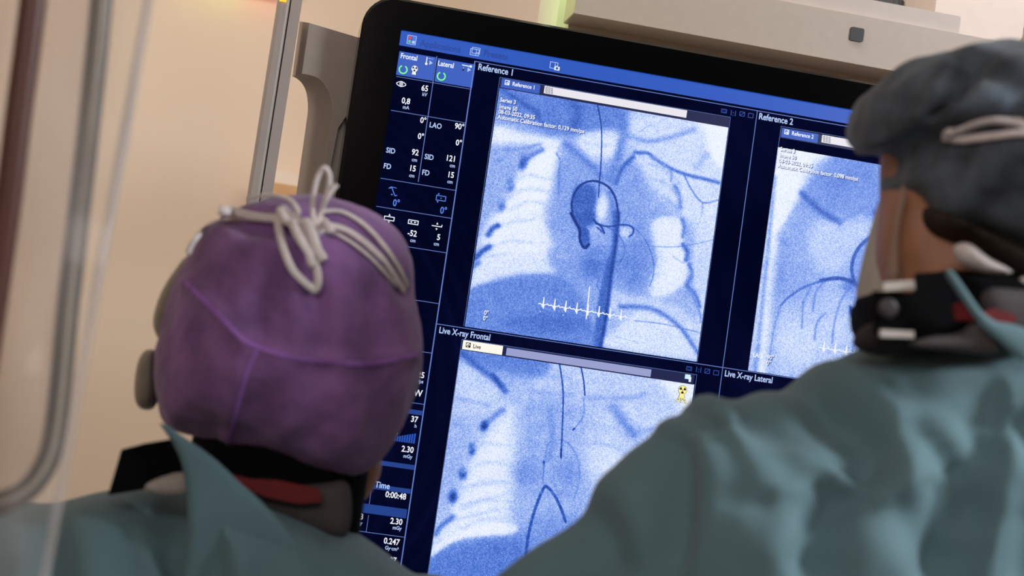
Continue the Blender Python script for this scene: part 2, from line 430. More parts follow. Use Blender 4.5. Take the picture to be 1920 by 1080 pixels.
# lettering
TEMP = []
FONT_K = 1 / 0.73
def text(s, px, py, hpx, m, xs=0.80, align='LEFT', k=6, shadow=False, dark=None):
    TEMP.append((s, S(px, py), hpx * 1.1 * 0.688 * MM * FONT_K, m, xs, align, k))
    if shadow: TEMP.append((s, S(px + 1.6, py + 1.6), hpx * 1.1 * 0.688 * MM * FONT_K, SHAD, xs, align, k - 1))
text('Applications', 787, 86, 11.5, DIM, .9, k=3); text('Presets', 906, 105, 11.5, DIM, .9, k=3)
text('Frontal', 750, 109, 9, WHITE, .82); text('Lateral', 820, 123, 9, WHITE, .82)
text('65', 802, 172.2, 10.2, WHITE, .86, align='RIGHT'); text('kV', 800, 181.5, 6.3, PALE, .9, align='RIGHT')
text('0,8', 768, 196.2, 10.2, WHITE, .86, align='RIGHT'); text('mA', 766.5, 206, 6.3, PALE, .9, align='RIGHT')
text('0°', 798.5, 232.2, 10.2, WHITE, .86, align='RIGHT'); text('0°', 794, 262.2, 10.2, WHITE, .86, align='RIGHT')
text('LAO', 804, 238.5, 9.2, PALE, .86); text('90°', 869.5, 244.2, 10.2, WHITE, .86, align='RIGHT'); text('0°', 865, 274.2, 10.2, WHITE, .86, align='RIGHT')
text('SID', 723, 286, 9.2, PALE, .86); text('92', 784, 292.2, 10.2, WHITE, .86, align='RIGHT'); text('cm', 781.5, 304, 6.3, PALE, .9, align='RIGHT')
text('SID', 795, 298, 9.2, PALE, .86); text('121', 854, 304.2, 10.2, WHITE, .86, align='RIGHT'); text('cm', 852.5, 315, 6.3, PALE, .9, align='RIGHT')
text('FD', 718, 315.5, 9.2, PALE, .86); text('15', 779, 322.2, 10.2, WHITE, .86, align='RIGHT'); text('cm', 776.5, 333.5, 6.3, PALE, .9, align='RIGHT')
text('FD', 790, 327.5, 9.2, PALE, .86); text('15', 850.5, 334.2, 10.2, WHITE, .86, align='RIGHT'); text('cm', 848, 345, 6.3, PALE, .9, align='RIGHT')
text('0°', 735.5, 386, 12, MIDB); text('0°', 824, 400, 12, MIDB)
text('-9', 735.5, 436.2, 10.2, WHITE, .86, align='RIGHT'); text('cm', 733, 449, 6.3, PALE, .9, align='RIGHT')
text('-52', 780.5, 444.2, 10.2, WHITE, .86, align='RIGHT'); text('cm', 778.5, 455, 6.3, PALE, .9, align='RIGHT')
text('5', 824.5, 450.7, 10.2, WHITE, .86, align='RIGHT'); text('cm', 822.5, 461.5, 6.3, PALE, .9, align='RIGHT')
text('25', 795, 709.2, 10.2, WHITE, .86, align='RIGHT'); text('fps', 793, 719, 6.3, PALE, .9, align='RIGHT')
text('LOW', 790.5, 744, 11.5, WHITE, .85, align='RIGHT')
text('37', 782.5, 792.2, 10.2, WHITE, .86, align='RIGHT'); text('h', 780.5, 802, 6.3, PALE, .9, align='RIGHT')
text('2.30', 774.5, 849.2, 10.2, WHITE, .86, align='RIGHT'); text('mGy', 772, 860, 6.3, PALE, .9, align='RIGHT')
text('Fluoroscopy Time', 730, 917, 10.5, PALE, .85, align='RIGHT')
text('0:00:48', 760.5, 936.7, 10.2, WHITE, .86, align='RIGHT'); text('15.19', 688, 929.2, 10.2, WHITE, .86, align='RIGHT')
text('AK', 663, 956, 10.5, PALE, align='RIGHT')
text('3.03', 680.5, 974.2, 10.2, WHITE, .86, align='RIGHT'); text('mGy', 678.5, 984, 6.3, PALE, .9, align='RIGHT')
text('2.30', 753.5, 984.2, 10.2, WHITE, .86, align='RIGHT'); text('mGy', 752, 994, 6.3, PALE, .9, align='RIGHT')
text('0.247', 748, 1022.2, 10.2, WHITE, .86, align='RIGHT'); text('Gy·cm²', 746.5, 1033, 6.3, PALE, .9, align='RIGHT')
text('14:07', 742, 1056.2, 10.2, WHITE, .86, align='RIGHT')
text('Reference 1', 895, 131, 11.5, PALE, .82); text('Reference 2', 1421, 223.5, 11.5, PALE, .82)
text('Live X-ray Frontal', 822, 624, 11, PALE, .80); text('Live X-ray Lateral', 1357, 705, 11, PALE, .80)
text('Reference 1', 959.5, 161, 7.2, WHITE, .84); text('Reference 2', 1483, 253.5, 7.2, WHITE, .84); text('Live', 886, 652.5, 7.2, INK, .84)
for i, (s, x, y) in enumerate((('Series 3', 936.5, 191), ('Image 50', 935, 203.5), ('08-03-2022, 09:35', 933.5, 213), ('Automatic Calibration factor: 0,129 mm/px', 932, 223))):
    text(s, x, y, 7.4, WHITE, .86, shadow=True, k=8)
for i, (s, x, y) in enumerate((('Series 3', 1461, 283), ('Image 50', 1459.5, 294), ('08-03-2022, 09:35', 1458, 304), ('Automatic Calibration factor: 0,098 mm/px', 1456.5, 314))):
    text(s, x, y, 7.2, WHITE, .86, shadow=True, k=8)
text('0°', 906.5, 590, 8, WHITE, k=8, shadow=True); text('0°', 904.5, 600.5, 8, WHITE, k=8, shadow=True)
text('LAO', 1410, 669, 8, WHITE, k=8); text('90°', 1436.5, 673, 8, WHITE, k=8, shadow=True); text('0°', 1435, 684, 8, WHITE, k=8, shadow=True)
text('1:1', 1367, 216, 9.5, DIM, .82, k=4); text('1:1', 1302, 697, 9.5, DIM, .82, k=4)
def multi(name, parts, parent):                # one mesh of several materials
    V, Fc, Mi, ms = [], [], [], []
    for m, mb in parts:
        k = len(V); V += mb.v; Fc += [tuple(i + k for i in q) for q in mb.f]; Mi += [len(ms)] * len(mb.f); ms.append(m)
    o = mesh(name, V, Fc, None, parent)
    for m in ms: o.data.materials.append(m)
    o.data.polygons.foreach_set('material_index', Mi); return o
def flush_text():
    obs = []
    for s, (u, z), size, m, xs, al, k in TEMP:
        c = bpy.data.curves.new('t', 'FONT'); c.body = s; c.size = size; c.align_x = al; c.offset = size * .02
        c.resolution_u = 3
        o = bpy.data.objects.new('t', c); COL.objects.link(o); obs.append((o, u, z, m, xs, k))
    bpy.context.view_layer.update(); dg = bpy.context.evaluated_depsgraph_get(); pend = []
    res = []
    for o, u, z, m, xs, k in obs:
        ev = o.evaluated_get(dg); me = ev.to_mesh()
        res.append((m, MB().add([(u + v.co.x * xs, Lr(k), z + v.co.y) for v in me.vertices], [tuple(p.vertices) for p in me.polygons])))
        ev.to_mesh_clear()
    for o, *_ in obs:
        d = o.data; bpy.data.objects.remove(o); bpy.data.curves.remove(d)
    i = 0
    while i < len(res):
        grp = [res[i]]
        if i + 1 < len(res) and res[i + 1][0] is SHAD: grp.append(res[i + 1]); i += 1
        multi('lettering', grp, scr); i += 1
flush_text()

# icons
ic = {}
def I(m): return ic.setdefault(m.name, (m, MB()))[1]
def EI():
    global ic
    if ic: multi('icon', [(m, mb) for m, mb in ic.values()], scr)
    ic = {}
def loc(px, py):                                # local millimetres round a point of the screen
    u, z = S(px, py); return lambda x, y: (u + x * MM, z + y * MM)
def box_ic(m, px, py, w, h, lw=.8, k=5):
    q = loc(px, py); stroke(I(m), [q(-w / 2, -h / 2), q(w / 2, -h / 2), q(w / 2, h / 2), q(-w / 2, h / 2)], lw * MM, k, True)
def fill_ic(m, px, py, w, h, k=6, dx=0, dy=0):
    u, z = S(px, py); rectuv(I(m), u + (dx - w / 2) * MM, z + (dy - h / 2) * MM, u + (dx + w / 2) * MM, z + (dy + h / 2) * MM, k)
def tri_ic(m, px, py, pts, k=6):
    q = loc(px, py); I(m).add([(q(*p)[0], Lr(k), q(*p)[1]) for p in pts], [tuple(range(len(pts)))])
box_ic(PALE, 771.5, 75.5, 11, 11)
EI()
for (dx, dy, c) in ((-2.4, 2.4, 'r'), (2.6, 2.4, 'b'), (-2.4, -2.4, 'g'), (2.6, -2.4, 'w')):
    fill_ic({'r': glow('icon_red', (220, 70, 90)), 'b': glow('icon_blue', (60, 130, 235)), 'g': glow('icon_green', (110, 190, 150)), 'w': PALE}[c], 771.5, 75.5, 3.8, 3.8, 6, dx, dy)
EI()
box_ic(PALE, 892, 95.5, 10, 7.5); box_ic(PALE, 889.5, 98.5, 11, 8); q = loc(889.5, 98.5); stroke(I(PALE), [q(2, 4), q(2, -4)], .7 * MM, 6); stroke(I(PALE), [q(2, 0), q(5.5, 0)], .7 * MM, 6)
EI()
box_ic(PALE, 1038, 123, 10, 8); q = loc(1038, 123); stroke(I(PALE), [q(1.5, 4), q(1.5, 0), q(5, 0)], .6 * MM, 5)
EI()
fill_ic(WHITE, 1043.5, 129, 7, 5, 7); disc(I(BARB), S(1043.5, 129), 1.7 * MM, 8)
EI()
for px, py in ((755.5, 131), (827, 143.5)):
    stroke(I(GREEN), arc(S(px, py), 5 * MM, 120, 420, 22), 1.7 * MM, 6)
EI()
# trefoil sign, small
def trefoil(px, py, r, disc_m, ink, k, legs):
    c = S(px, py); q = loc(px, py)
    disc(I(INK), c, (r + .5) * MM, k); 
    tri_ic(INK, px, py, [(-r * .8, -r * 1.95), (r * .8, -r * 1.95), (r * .55, -r * .6), (-r * .55, -r * .6)], k)
    disc(I(disc_m), c, r * MM, k + 1)
    tri_ic(disc_m, px, py, [(-r * .68, -r * 1.85), (r * .68, -r * 1.85), (r * .45, -r * .6), (-r * .45, -r * .6)], k + 1)
    for a in (30, 150, 270):
        P = [(.3 * r * math.cos(math.radians(a - 28)), .3 * r * math.sin(math.radians(a - 28)))] + [(.82 * r * math.cos(math.radians(a - 28 + 14 * i)), .82 * r * math.sin(math.radians(a - 28 + 14 * i))) for i in range(5)] + [(.3 * r * math.cos(math.radians(a + 28)), .3 * r * math.sin(math.radians(a + 28)))]
        tri_ic(ink, px, py, P, k + 2)
    disc(I(ink), c, r * .13 * MM, k + 2, 10)
    if legs:
        for x0, x1 in ((-.55, -1.1), (0, 0), (.55, 1.1)):
            stroke(I(INK), [q(x0 * r, -r * 1.9), q(x1 * r, -r * 2.8)], .48 * r * MM, k); stroke(I(disc_m), [q(x0 * r, -r * 1.9), q(x1 * r, -r * 2.78)], .32 * r * MM, k + 1)
            stroke(I(INK), [q((x0 + .4 * (x1 - x0)) * r - .15 * r, -r * 2.25), q((x0 + .4 * (x1 - x0)) * r + .15 * r, -r * 2.25)], .12 * r * MM, k + 2)
trefoil(1278.5, 731.5, 5.6, YEL, INK, 9, True); EI(); trefoil(777, 129.5, 4.2, WHITE, NAVY, 5, False)
EI()
# detector arms in the two tiles
q = loc(799.5, 115); stroke(I(WHITE), [q(0, 5), q(0, -3)], 1.2 * MM, 5); disc(I(WHITE), q(0, -3.6), 1.7 * MM, 6); stroke(I(PALE), [q(2, 4), q(5, 4)], .7 * MM, 5); disc(I(MIDB), q(7, 4), 1.5 * MM, 6)
EI()
tri_ic(PALE, 807.5, 118.5, [(-2, -3), (-2, 3), (2.5, 0)])
EI()
q = loc(868, 122.5); stroke(I(WHITE), [q(-1, 0), q(9, -.2)], 1.2 * MM, 5); disc(I(WHITE), q(10, -.2), 1.7 * MM, 6); stroke(I(PALE), [q(1, -3), q(1, -6)], .8 * MM, 5); disc(I(NAVY), q(1, -6), 1.4 * MM, 6)
EI()
tri_ic(PALE, 879, 131.5, [(-2, -3), (-2, 3), (2.5, 0)])
EI()
# eye
q = loc(752, 158); e = [q(6 * math.cos(a), 3.4 * math.sin(a) * (1 - .35 * abs(math.cos(a)))) for a in np.linspace(0, 2 * math.pi, 24)]
EI()
stroke(I(WHITE), e, 1.0 * MM, 5); stroke(I(WHITE), arc(q(0, 0), 1.9 * MM, 0, 360), .9 * MM, 5); disc(I(WHITE), q(0, 0), .8 * MM, 5)
EI()
# table movement icons
q = loc(737, 358); stroke(I(MIDB), [q(-3, 5), q(3, -6), q(5.5, -5)], 1.1 * MM, 5); stroke(I(MIDB), [q(-6, 2.5), q(-1, 4.5), q(3.5, 4)], .9 * MM, 5); disc(I(MIDB), q(-1, -5), 1 * MM, 5); tri_ic(MIDB, 737, 358, [(-6.5, 2), (-3, 2.6), (-4.5, 4.6)], 5)
EI()
box_ic(MIDB, 826.5, 372, 12, 6, 1.0); disc(I(MIDB), S(826.5, 372), .8 * MM, 6); tri_ic(MIDB, 822, 364.5, [(-1.5, -1), (1.5, 0), (0, 1.8)]); tri_ic(MIDB, 820, 378, [(-1.5, 1), (1.5, 0), (0, -1.8)])
EI()
box_ic(WHITE, 729.5, 410, 12.5, 4.6, 1.1); tri_ic(WHITE, 730, 403.5, [(-1.5, -1), (1.5, -1), (0, 1.8)]); tri_ic(WHITE, 728.5, 416.5, [(-1.5, 1), (1.5, 1), (0, -1.8)])
EI()
box_ic(WHITE, 774.5, 417, 12.5, 4.8, 1.1); tri_ic(WHITE, 770, 416.3, [(1.6, -1.2), (1.6, 1.2), (-1.5, 0)]); tri_ic(WHITE, 778.5, 417.5, [(-1.6, -1.2), (-1.6, 1.2), (1.5, 0)])
EI()
q = loc(819, 424.5); stroke(I(WHITE), [q(-6.5, 0), q(6, 0), q(6.3, 2.4)], 1.1 * MM, 5); tri_ic(WHITE, 819.5, 420, [(-1.4, -.8), (1.4, -.8), (0, 1.9)]); tri_ic(WHITE, 818, 429.5, [(-1.4, .8), (1.4, .8), (0, -1.9)])
EI()
# globe and rising bars
q = loc(739.5, 811.5); stroke(I(PALE), arc(q(0, 0), 4.1 * MM, 0, 360, 24), .6 * MM, 5); stroke(I(PALE), [q(-4, 0), q(4, 0)], .6 * MM, 5); stroke(I(PALE), [q(1.8 * math.cos(a), 4.1 * math.sin(a)) for a in np.linspace(0, 2 * math.pi, 20)], .5 * MM, 5)
EI()
BARB2 = glow('bar_blue', (30, 76, 176))
base = S(777, 832)
for k in range(14):
    u = base[0] - k * 3.05 * MM; h = (13 - k * .95) * MM
    rectuv(I(BARB2), u - 2.3 * MM, base[1], u, base[1] + h, 5)
EI()
# window icons, right of the title strips
for px, py in ((1357, 208.5), (1291.5, 691)):
    box_ic(DIM, px, py, 7, 4.6, 1.0, 4); stroke(I(DIM), arc(S(px, py), 1.7 * MM, 0, 360), .7 * MM, 5)
    dx, dy = (px - 1357), (py - 208.5)
EI()
for px, py in ((1391, 214), (1325.5, 696)):
    box_ic(DIM, px, py, 6.5, 5.5, .9, 4); q = loc(px, py); stroke(I(DIM), [q(-3, -2.5), q(3, 2.5)], .8 * MM, 5)
EI()
for px, py in ((1407, 217), (1342, 699)): box_ic(DIM, px, py, 6.8, 5.6, .9, 4)
EI()
fill_ic(CYAN, 1288.5, 706.5, 7.5, 6, 7); fill_ic(WHITE, 1292.5, 711.5, 3, 6.5, 8)
EI()
# ------------------------------------------------------------------ title strips over the pictures
SS = MB(); 
rect(SS, (937.5, 146), (1366.5, 234), 2)
iu0 = S(936.6, 164)[0]; iu1 = S(1366, 235)[0]
def strip_at(tl, hpx, u_from, u_to, m, name, k=4):
    a = S(*tl); c = S(tl[0] - hpx * .146, tl[1] + hpx)
    rectuv(MB(), u_from, c[1], u_to, a[1], k).build(name, m, scr)
hS = 17
for tl, tabr, bar, full, tm, bm in (((941, 147), (1013, 160), ((1021, 161), (1288, 207)), (1368, 220), TILE, BARW),
                                  ((868.5, 637.5), (943, 649), ((950, 652), (1221, 693)), (1302, 705), TABW, BARG),
                                  ((1466, 240), (1534, 252), ((1541, 253), (1720, 285)), (1800, 300), TILE, BARW)):
    strip_at((tl[0] - 3, tl[1] - 1), hS + 2, S(*tl)[0] - .002, S(*full)[0], NAVY, 'title_strip', 3)
    strip_at(tl, hS, S(*tl)[0], S(*tabr)[0], tm, 'picture_tab', 4)
    strip_at((bar[0][0], bar[0][1]), 14, S(*bar[0])[0], S(*bar[1])[0], bm, 'progress_bar', 4)
for px, py, m1 in ((950.5, 155.5, WHITE), (1474, 248, WHITE), (877.5, 647, INK)):
    box_ic(m1, px, py, 5.5, 5.5, .9, 6); q = loc(px, py); stroke(I(m1), [q(-2, -2), q(2, 2)], .9 * MM, 7); fill_ic(m1, px, py, 2.6, 2.6, 7, 1.6, -1.6); EI()
for px, py in ((1029, 169), (1549, 261)):
    for k in range(9): box_ic(SHAD if k % 3 else INK, px - 5 + (k % 3) * 5, py - 4 + (k // 3) * 4 + (k % 3), 2.0, 1.6, .5, 7)
    EI()
EI()

# ------------------------------------------------------------------ the x-ray pictures, drawn as a density over each picture's own mesh
def xray_mat():
    m, nt, b = new_mat('xray_picture')
    b.inputs['Base Color'].default_value = (.01, .01, .012, 1); b.inputs['Roughness'].default_value = .35; b.inputs['Specular IOR Level'].default_value = .3
    at_ = nt.nodes.new('ShaderNodeAttribute'); at_.attribute_name = 'xray_value'
    tc = nt.nodes.new('ShaderNodeTexCoord'); add = None; last = at_.outputs['Fac']
    for sc, amp in ((1150, 1.0), (480, .42), (60, .12)):
        n = nt.nodes.new('ShaderNodeTexNoise'); n.inputs['Scale'].default_value = sc; n.inputs['Detail'].default_value = 1.5
        nt.links.new(tc.outputs['Object'], n.inputs['Vector'])
        s = nt.nodes.new('ShaderNodeMath'); s.operation = 'SUBTRACT'; s.inputs[1].default_value = .5; nt.links.new(n.outputs['Fac'], s.inputs[0])
        a = nt.nodes.new('ShaderNodeMath'); a.operation = 'MULTIPLY_ADD'; a.inputs[1].default_value = amp
        nt.links.new(s.outputs[0], a.inputs[0]); nt.links.new(last, a.inputs[2]); last = a.outputs[0]
    rp = nt.nodes.new('ShaderNodeValToRGB'); cr = rp.color_ramp
    stops = ((0, (10, 40, 116)), (.2, (28, 74, 172)), (.42, (76, 120, 216)), (.62, (132, 164, 238)), (.8, (190, 210, 250)), (1, (240, 245, 255)))
    cr.elements[0].position = 0; cr.elements[1].position = 1
    for p_, c in stops[1:-1]: cr.elements.new(p_)
    for e, (p_, c) in zip(cr.elements, stops): e.position = p_; e.color = (*lin(c), 1)
    nt.links.new(last, rp.inputs[0]); nt.links.new(rp.outputs[0], b.inputs['Emission Color']); b.inputs['Emission Strength'].default_value = 1
    return m
XR = xray_mat()
class Field:
    def __init__(s, u0, u1, z0, z1, nx, nz, base):
        s.U, s.Z = np.meshgrid(np.linspace(u0, u1, nx), np.linspace(z1, z0, nz)); s.nx, s.nz = nx, nz
        s.V = np.full(s.U.shape, base, float); s.T = (0, 0, 1)
    def use(s, ox, oy, sc): s.T = (ox, oy, sc)
    def pt(s, P): return np.array([S(s.T[0] + x / s.T[2], s.T[1] + y / s.T[2]) for x, y in P])
    def blend(s, w, v): s.V = s.V + (v - s.V) * np.clip(w, 0, 1)
    def line(s, P, w, v, a=1.0, n=6):
        Q = s.pt(smooth(P, n)) if len(P) > 2 else s.pt(P); d = seg_dist(s.U, s.Z, Q); sg = w / s.T[2] * .00069
        s.blend(a * np.exp(-(d / sg * 1.1) ** 2), v)
    def edge(s, P, w, v, a=1.0, n=6):          # crisp line
        Q = s.pt(smooth(P, n)) if len(P) > 2 else s.pt(P); d = seg_dist(s.U, s.Z, Q); sg = w / s.T[2] * .00069 / 2
        s.blend(a * np.clip((sg - d) / .0009 + .5, 0, 1), v)
    def poly(s, P, soft, v, a=1.0):
        Q = s.pt(smooth_closed(P, 4)); sd = poly_sd(s.U, s.Z, Q); k = soft / s.T[2] * .00069
        s.blend(a / (1 + np.exp(np.clip(sd / k * 2.2, -40, 40))), v)
    def blob(s, c, rx, ry, v, a=1.0, pw=1.0):
        u, z = s.pt([c])[0]; k = .00069 / s.T[2]
        s.blend(a * np.exp(-((((s.U - u) / (rx * k)) ** 2 + ((s.Z - z) / (ry * k)) ** 2) ** pw)), v)
    def tex(s, sc, amp, seed):
        P = np.stack([s.U.ravel(), s.Z.ravel(), 0 * s.U.ravel()], 1); s.V = s.V + amp * vnoise(P, sc, seed).reshape(s.V.shape)
    def build(s, k=2):
        P = np.stack([s.U.ravel(), np.full(s.U.size, Lr(k)), s.Z.ravel()], 1)
        i = np.arange(s.nx * s.nz).reshape(s.nz, s.nx); Q = np.stack([i[:-1, :-1], i[1:, :-1], i[1:, 1:], i[:-1, 1:]], -1).reshape(-1, 4)
        o = quadmesh('xray_picture', P, Q, XR, scr); at_ = o.data.attributes.new('xray_value', 'FLOAT', 'POINT')
        s.V = (s.V - .66) * 1.32 + .66; at_.data.foreach_set('value', s.V.ravel().astype(np.float32)); return o

# reference picture 1
f1 = Field(iu0, iu1, S(871, 612)[1], S(936.6, 164)[1], 330, 350, .66)
f1.tex(9, .06, 1); f1.tex(22, .05, 2)
f1.use(900, 140, 3.692)
f1.poly([(130, 80), (420, 110), (850, 190), (1010, 230), (980, 420), (700, 420), (520, 420), (300, 330), (120, 260)], 40, .48, .9)
f1.poly([(1050, 300), (1300, 260), (1720, 340), (1640, 1034), (1450, 1034), (1180, 780), (1060, 560)], 50, .86, .75)
f1.poly([(1520, 330), (1720, 340), (1690, 640), (1600, 560), (1560, 400)], 25, .98, .8)
f1.poly([(100, 360), (280, 400), (560, 460), (520, 500), (250, 490), (90, 470)], 28, .93, .9)
f1.poly([(140, 500), (400, 480), (300, 620), (180, 860), (60, 1034), (20, 1034), (60, 700)], 30, .66, .6)
f1.poly([(690, 420), (960, 400), (930, 620), (830, 660), (740, 560)], 26, .88, .85)
f1.poly([(430, 500), (540, 520), (535, 700), (470, 1034), (470, 1200), (60, 1200), (110, 1000), (200, 830), (300, 640)], 32, .94, .95)
f1.poly([(560, 560), (700, 600), (1050, 600), (1140, 800), (1130, 1100), (460, 1100), (480, 850)], 35, .60, .85)
for P, w, v, a in (([(640, 150), (680, 260), (650, 360)], 50, .36, .7), ([(150, 100), (300, 200), (390, 260), (430, 350)], 22, .36, .8),
                   ([(940, 200), (985, 300), (985, 440), (940, 600), (890, 720)], 38, .50, .8), ([(590, 480), (700, 570), (830, 690)], 34, .47, .75),
                   ([(1060, 570), (990, 640), (940, 750)], 18, .36, .85), ([(1020, 420), (1150, 460), (1300, 440), (1480, 380)], 22, .56, .7),
                   ([(160, 520), (300, 510), (420, 480)], 14, .55, .6), ([(160, 590), (100, 600)], 16, .55, .6),
                   ([(1070, 540), (1160, 545), (1200, 575), (1300, 640), (1420, 690), (1550, 722), (1650, 748)], 15, .40, .9),
                   ([(1290, 630), (1325, 680), (1320, 735)], 10, .5, .7), ([(1415, 700), (1460, 790), (1540, 885), (1650, 868)], 7, .47, .85),
                   ([(1540, 885), (1535, 960), (1510, 1034)], 7, .55, .7), ([(1350, 770), (1380, 850), (1385, 920)], 20, .45, .75),
                   ([(1200, 900), (1320, 890), (1400, 980)], 12, .66, .6), ([(1500, 640), (1560, 560)], 34, .62, .5),
                   ([(530, 545), (555, 600), (545, 680), (545, 830)], 8, .50, .8), ([(430, 520), (340, 570), (280, 640)], 22, .42, .75),
                   ([(1100, 400), (1180, 350), (1240, 410)], 5, .62, .6), ([(480, 330), (460, 260)], 8, .42, .5), ([(1180, 560), (1290, 640), (1290, 690)], 6, .62, .6)):
    f1.line(P, w, v, a)
for c in ((300, 610), (212, 768), (150, 925)):
    f1.blob(c, 26, 44, .30, .85); f1.blob((c[0] + 4, c[1]), 9, 18, .5, .6)
for y in (700, 790, 880, 970, 1060, 1150): f1.line([(190, y + 70), (330, y), (480, y + 26)], 20, .74, .55)
for y in (620, 720, 820, 920): f1.line([(1180, y), (1290, y + 40), (1380, y + 130)], 18, .66, .5)
for y in (470, 560, 650, 740): f1.line([(720, y), (800, y + 14), (900, y + 20)], 16, .66, .35)
f1.poly([(645, 800), (740, 760), (800, 800), (800, 1034), (650, 1034)], 16, .34, .85)
f1.blob((842, 925), 46, 100, .86, .95, 1.6)
f1.line([(900, 820), (930, 950), (930, 1034)], 22, .5, .7)
f1.edge([(705, 1075), (660, 1010), (634, 920), (645, 840), (690, 770), (760, 738), (830, 745), (895, 785), (938, 860), (954, 950), (958, 1034)], 14, .17, .95)
f1.edge([(808, 190), (835, 330), (842, 450), (835, 640), (826, 740), (820, 850)], 7, .10, .9)
f1.use(860, 400, 3.4286)
f1.poly([(480, 0), (560, 60), (570, 300), (610, 380), (380, 390), (230, 430), (80, 490), (90, 390), (130, 200), (230, 0)], 26, .90, .8)
f1.poly([(1240, 60), (1420, 40), (1450, 240), (1470, 380), (1420, 480), (1280, 540), (1220, 470), (1270, 300)], 18, .92, .85)
f1.poly([(1560, 0), (1670, 0), (1560, 900), (1540, 700), (1530, 560), (1500, 300)], 22, .84, .7)
f1.poly([(60, 500), (230, 440), (400, 400), (620, 400), (780, 520), (850, 700), (860, 860), (400, 860), (30, 740)], 16, .50, .85)
f1.poly([(300, 700), (600, 640), (820, 700), (700, 770), (450, 760)], 30, .40, .6)
f1.blob((1120, 330), 150, 210, .52, .8, 1.6); f1.blob((880, 320), 110, 110, .38, .75, 1.3); f1.blob((900, 280), 50, 24, .62, .6)
f1.blob((880, 110), 60, 40, .72, .7); f1.blob((1070, 120), 45, 34, .82, .85); f1.blob((700, 180), 90, 130, .62, .5)
f1.poly([(960, 480), (1100, 530), (1300, 560), (1560, 720), (1560, 880), (1400, 720), (1200, 600), (960, 620)], 18, .80, .7)
f1.poly([(1000, 760), (1130, 640), (1250, 640), (1400, 720), (1530, 880), (1520, 940), (930, 850)], 20, .86, .8)
for P, w, v, a in (([(800, 220), (1100, 210), (1300, 216), (1450, 210), (1640, 170)], 4, .50, .7),
                   ([(1040, 600), (1200, 605), (1300, 640), (1420, 730), (1500, 840), (1540, 900)], 18, .46, .85),
                   ([(1130, 690), (1330, 715), (1560, 770)], 4, .45, .7), ([(1000, 790), (1150, 830)], 4, .6, .5),
                   ([(1435, 40), (1450, 90), (1440, 150)], 16, .46, .8), ([(1440, 200), (1470, 250), (1460, 300)], 18, .40, .85), ([(1380, 280), (1440, 320)], 8, .6, .5),
                   ([(1480, 330), (1500, 390), (1470, 460), (1520, 520), (1550, 600)], 15, .46, .85), ([(1460, 470), (1500, 530), (1550, 640), (1555, 700)], 8, .5, .7),
                   ([(250, 80), (330, 60), (480, 40)], 14, .74, .6), ([(200, 215), (330, 180), (480, 190)], 14, .74, .6), ([(130, 290), (300, 260)], 10, .72, .5)):
    f1.line(P, w, v, a)
for P in ([(250, 80), (215, 100), (190, 140)], [(195, 215), (150, 245), (105, 290)]): f1.line(P, 22, .30, .9)
f1.line([(95, 340), (130, 320)], 20, .42, .7)
f1.poly([(990, 0), (1028, 0), (1015, 200), (985, 400), (960, 620), (915, 860), (870, 860), (890, 600), (930, 400), (985, 200)], 10, .36, .85)
f1.line([(1026, 0), (1012, 180), (980, 390), (952, 620), (912, 860)], 14, .22, .8)
f1.poly([(730, 0), (870, 0), (840, 70), (790, 80), (760, 60)], 12, .36, .8)
f1.poly([(770, 90), (830, 100), (840, 190), (810, 225), (780, 180)], 8, .34, .85)
f1.edge([(722, 0), (760, 75), (778, 110), (778, 165), (795, 210), (815, 222), (836, 200)], 17, .14, .95)
f1.edge([(862, 40), (900, 70), (960, 85), (1040, 75), (1095, 78), (1122, 100), (1118, 130), (1095, 150)], 11, .24, .9)
f1.edge([(880, 62), (915, 85), (935, 128)], 12, .20, .9); f1.edge([(890, 90), (920, 120)], 10, .26, .8)
f1.edge([(1122, 90), (1180, 145), (1225, 225), (1252, 320), (1250, 400), (1225, 470)], 6, .38, .8)
f1.edge([(960, 92), (1020, 130), (1060, 195), (1062, 260), (1020, 340)], 6, .38, .8); f1.edge([(1150, 130), (1200, 240), (1230, 330)], 4, .45, .6)
f1.line([(900, 420), (890, 470), (910, 500)], 6, .42, .7); f1.line([(640, 220), (690, 170), (740, 150)], 5, .48, .6)
for i in range(10):
    x = 1040 + 180 * rng.random(); y = 180 + 220 * rng.random(); f1.line([(x, y), (x + 30 * rng.normal(), y + 50)], 4, .42, .4)
f1.build()
# live picture
lu0 = S(864.4, 653)[0]; lu1 = S(1302, 718)[0]
f2 = Field(lu0, lu1, zV2 + .012, S(864.0, 655)[1], 330, 350, .70)
f2.tex(9, .05, 5); f2.tex(22, .05, 6); f2.use(800, 600, 2.25)
f2.poly([(150, 110), (500, 150), (480, 240), (330, 220), (150, 180)], 22, .46, .85)
f2.poly([(140, 180), (260, 260), (340, 360), (240, 380), (130, 300)], 30, .80, .7)
f2.poly([(560, 180), (1140, 260), (1130, 420), (900, 480), (700, 330)], 40, .78, .7)
f2.poly([(980, 240), (1140, 265), (1110, 400), (1050, 330)], 20, .95, .8)
f2.poly([(330, 390), (385, 420), (375, 620), (350, 860), (300, 900), (40, 960), (60, 880), (140, 720), (190, 590)], 32, .90, .9)
f2.poly([(395, 380), (660, 380), (660, 1080), (340, 1080), (370, 700)], 44, .64, .7)
f2.blob((760, 600), 120, 110, .90, .7); f2.blob((860, 420), 90, 50, .80, .6)
f2.blob((420, 650), 60, 60, .46, .6); f2.blob((600, 640), 60, 70, .50, .6)
f2.poly([(10, 990), (120, 930), (330, 910), (420, 960), (420, 1300), (-100, 1300)], 24, .44, .85)
f2.poly([(20, 960), (150, 890), (340, 850), (370, 900), (150, 920), (15, 1000)], 8, .95, .8)
f2.poly([(380, 900), (700, 850), (720, 1300), (380, 1300)], 30, .50, .6)
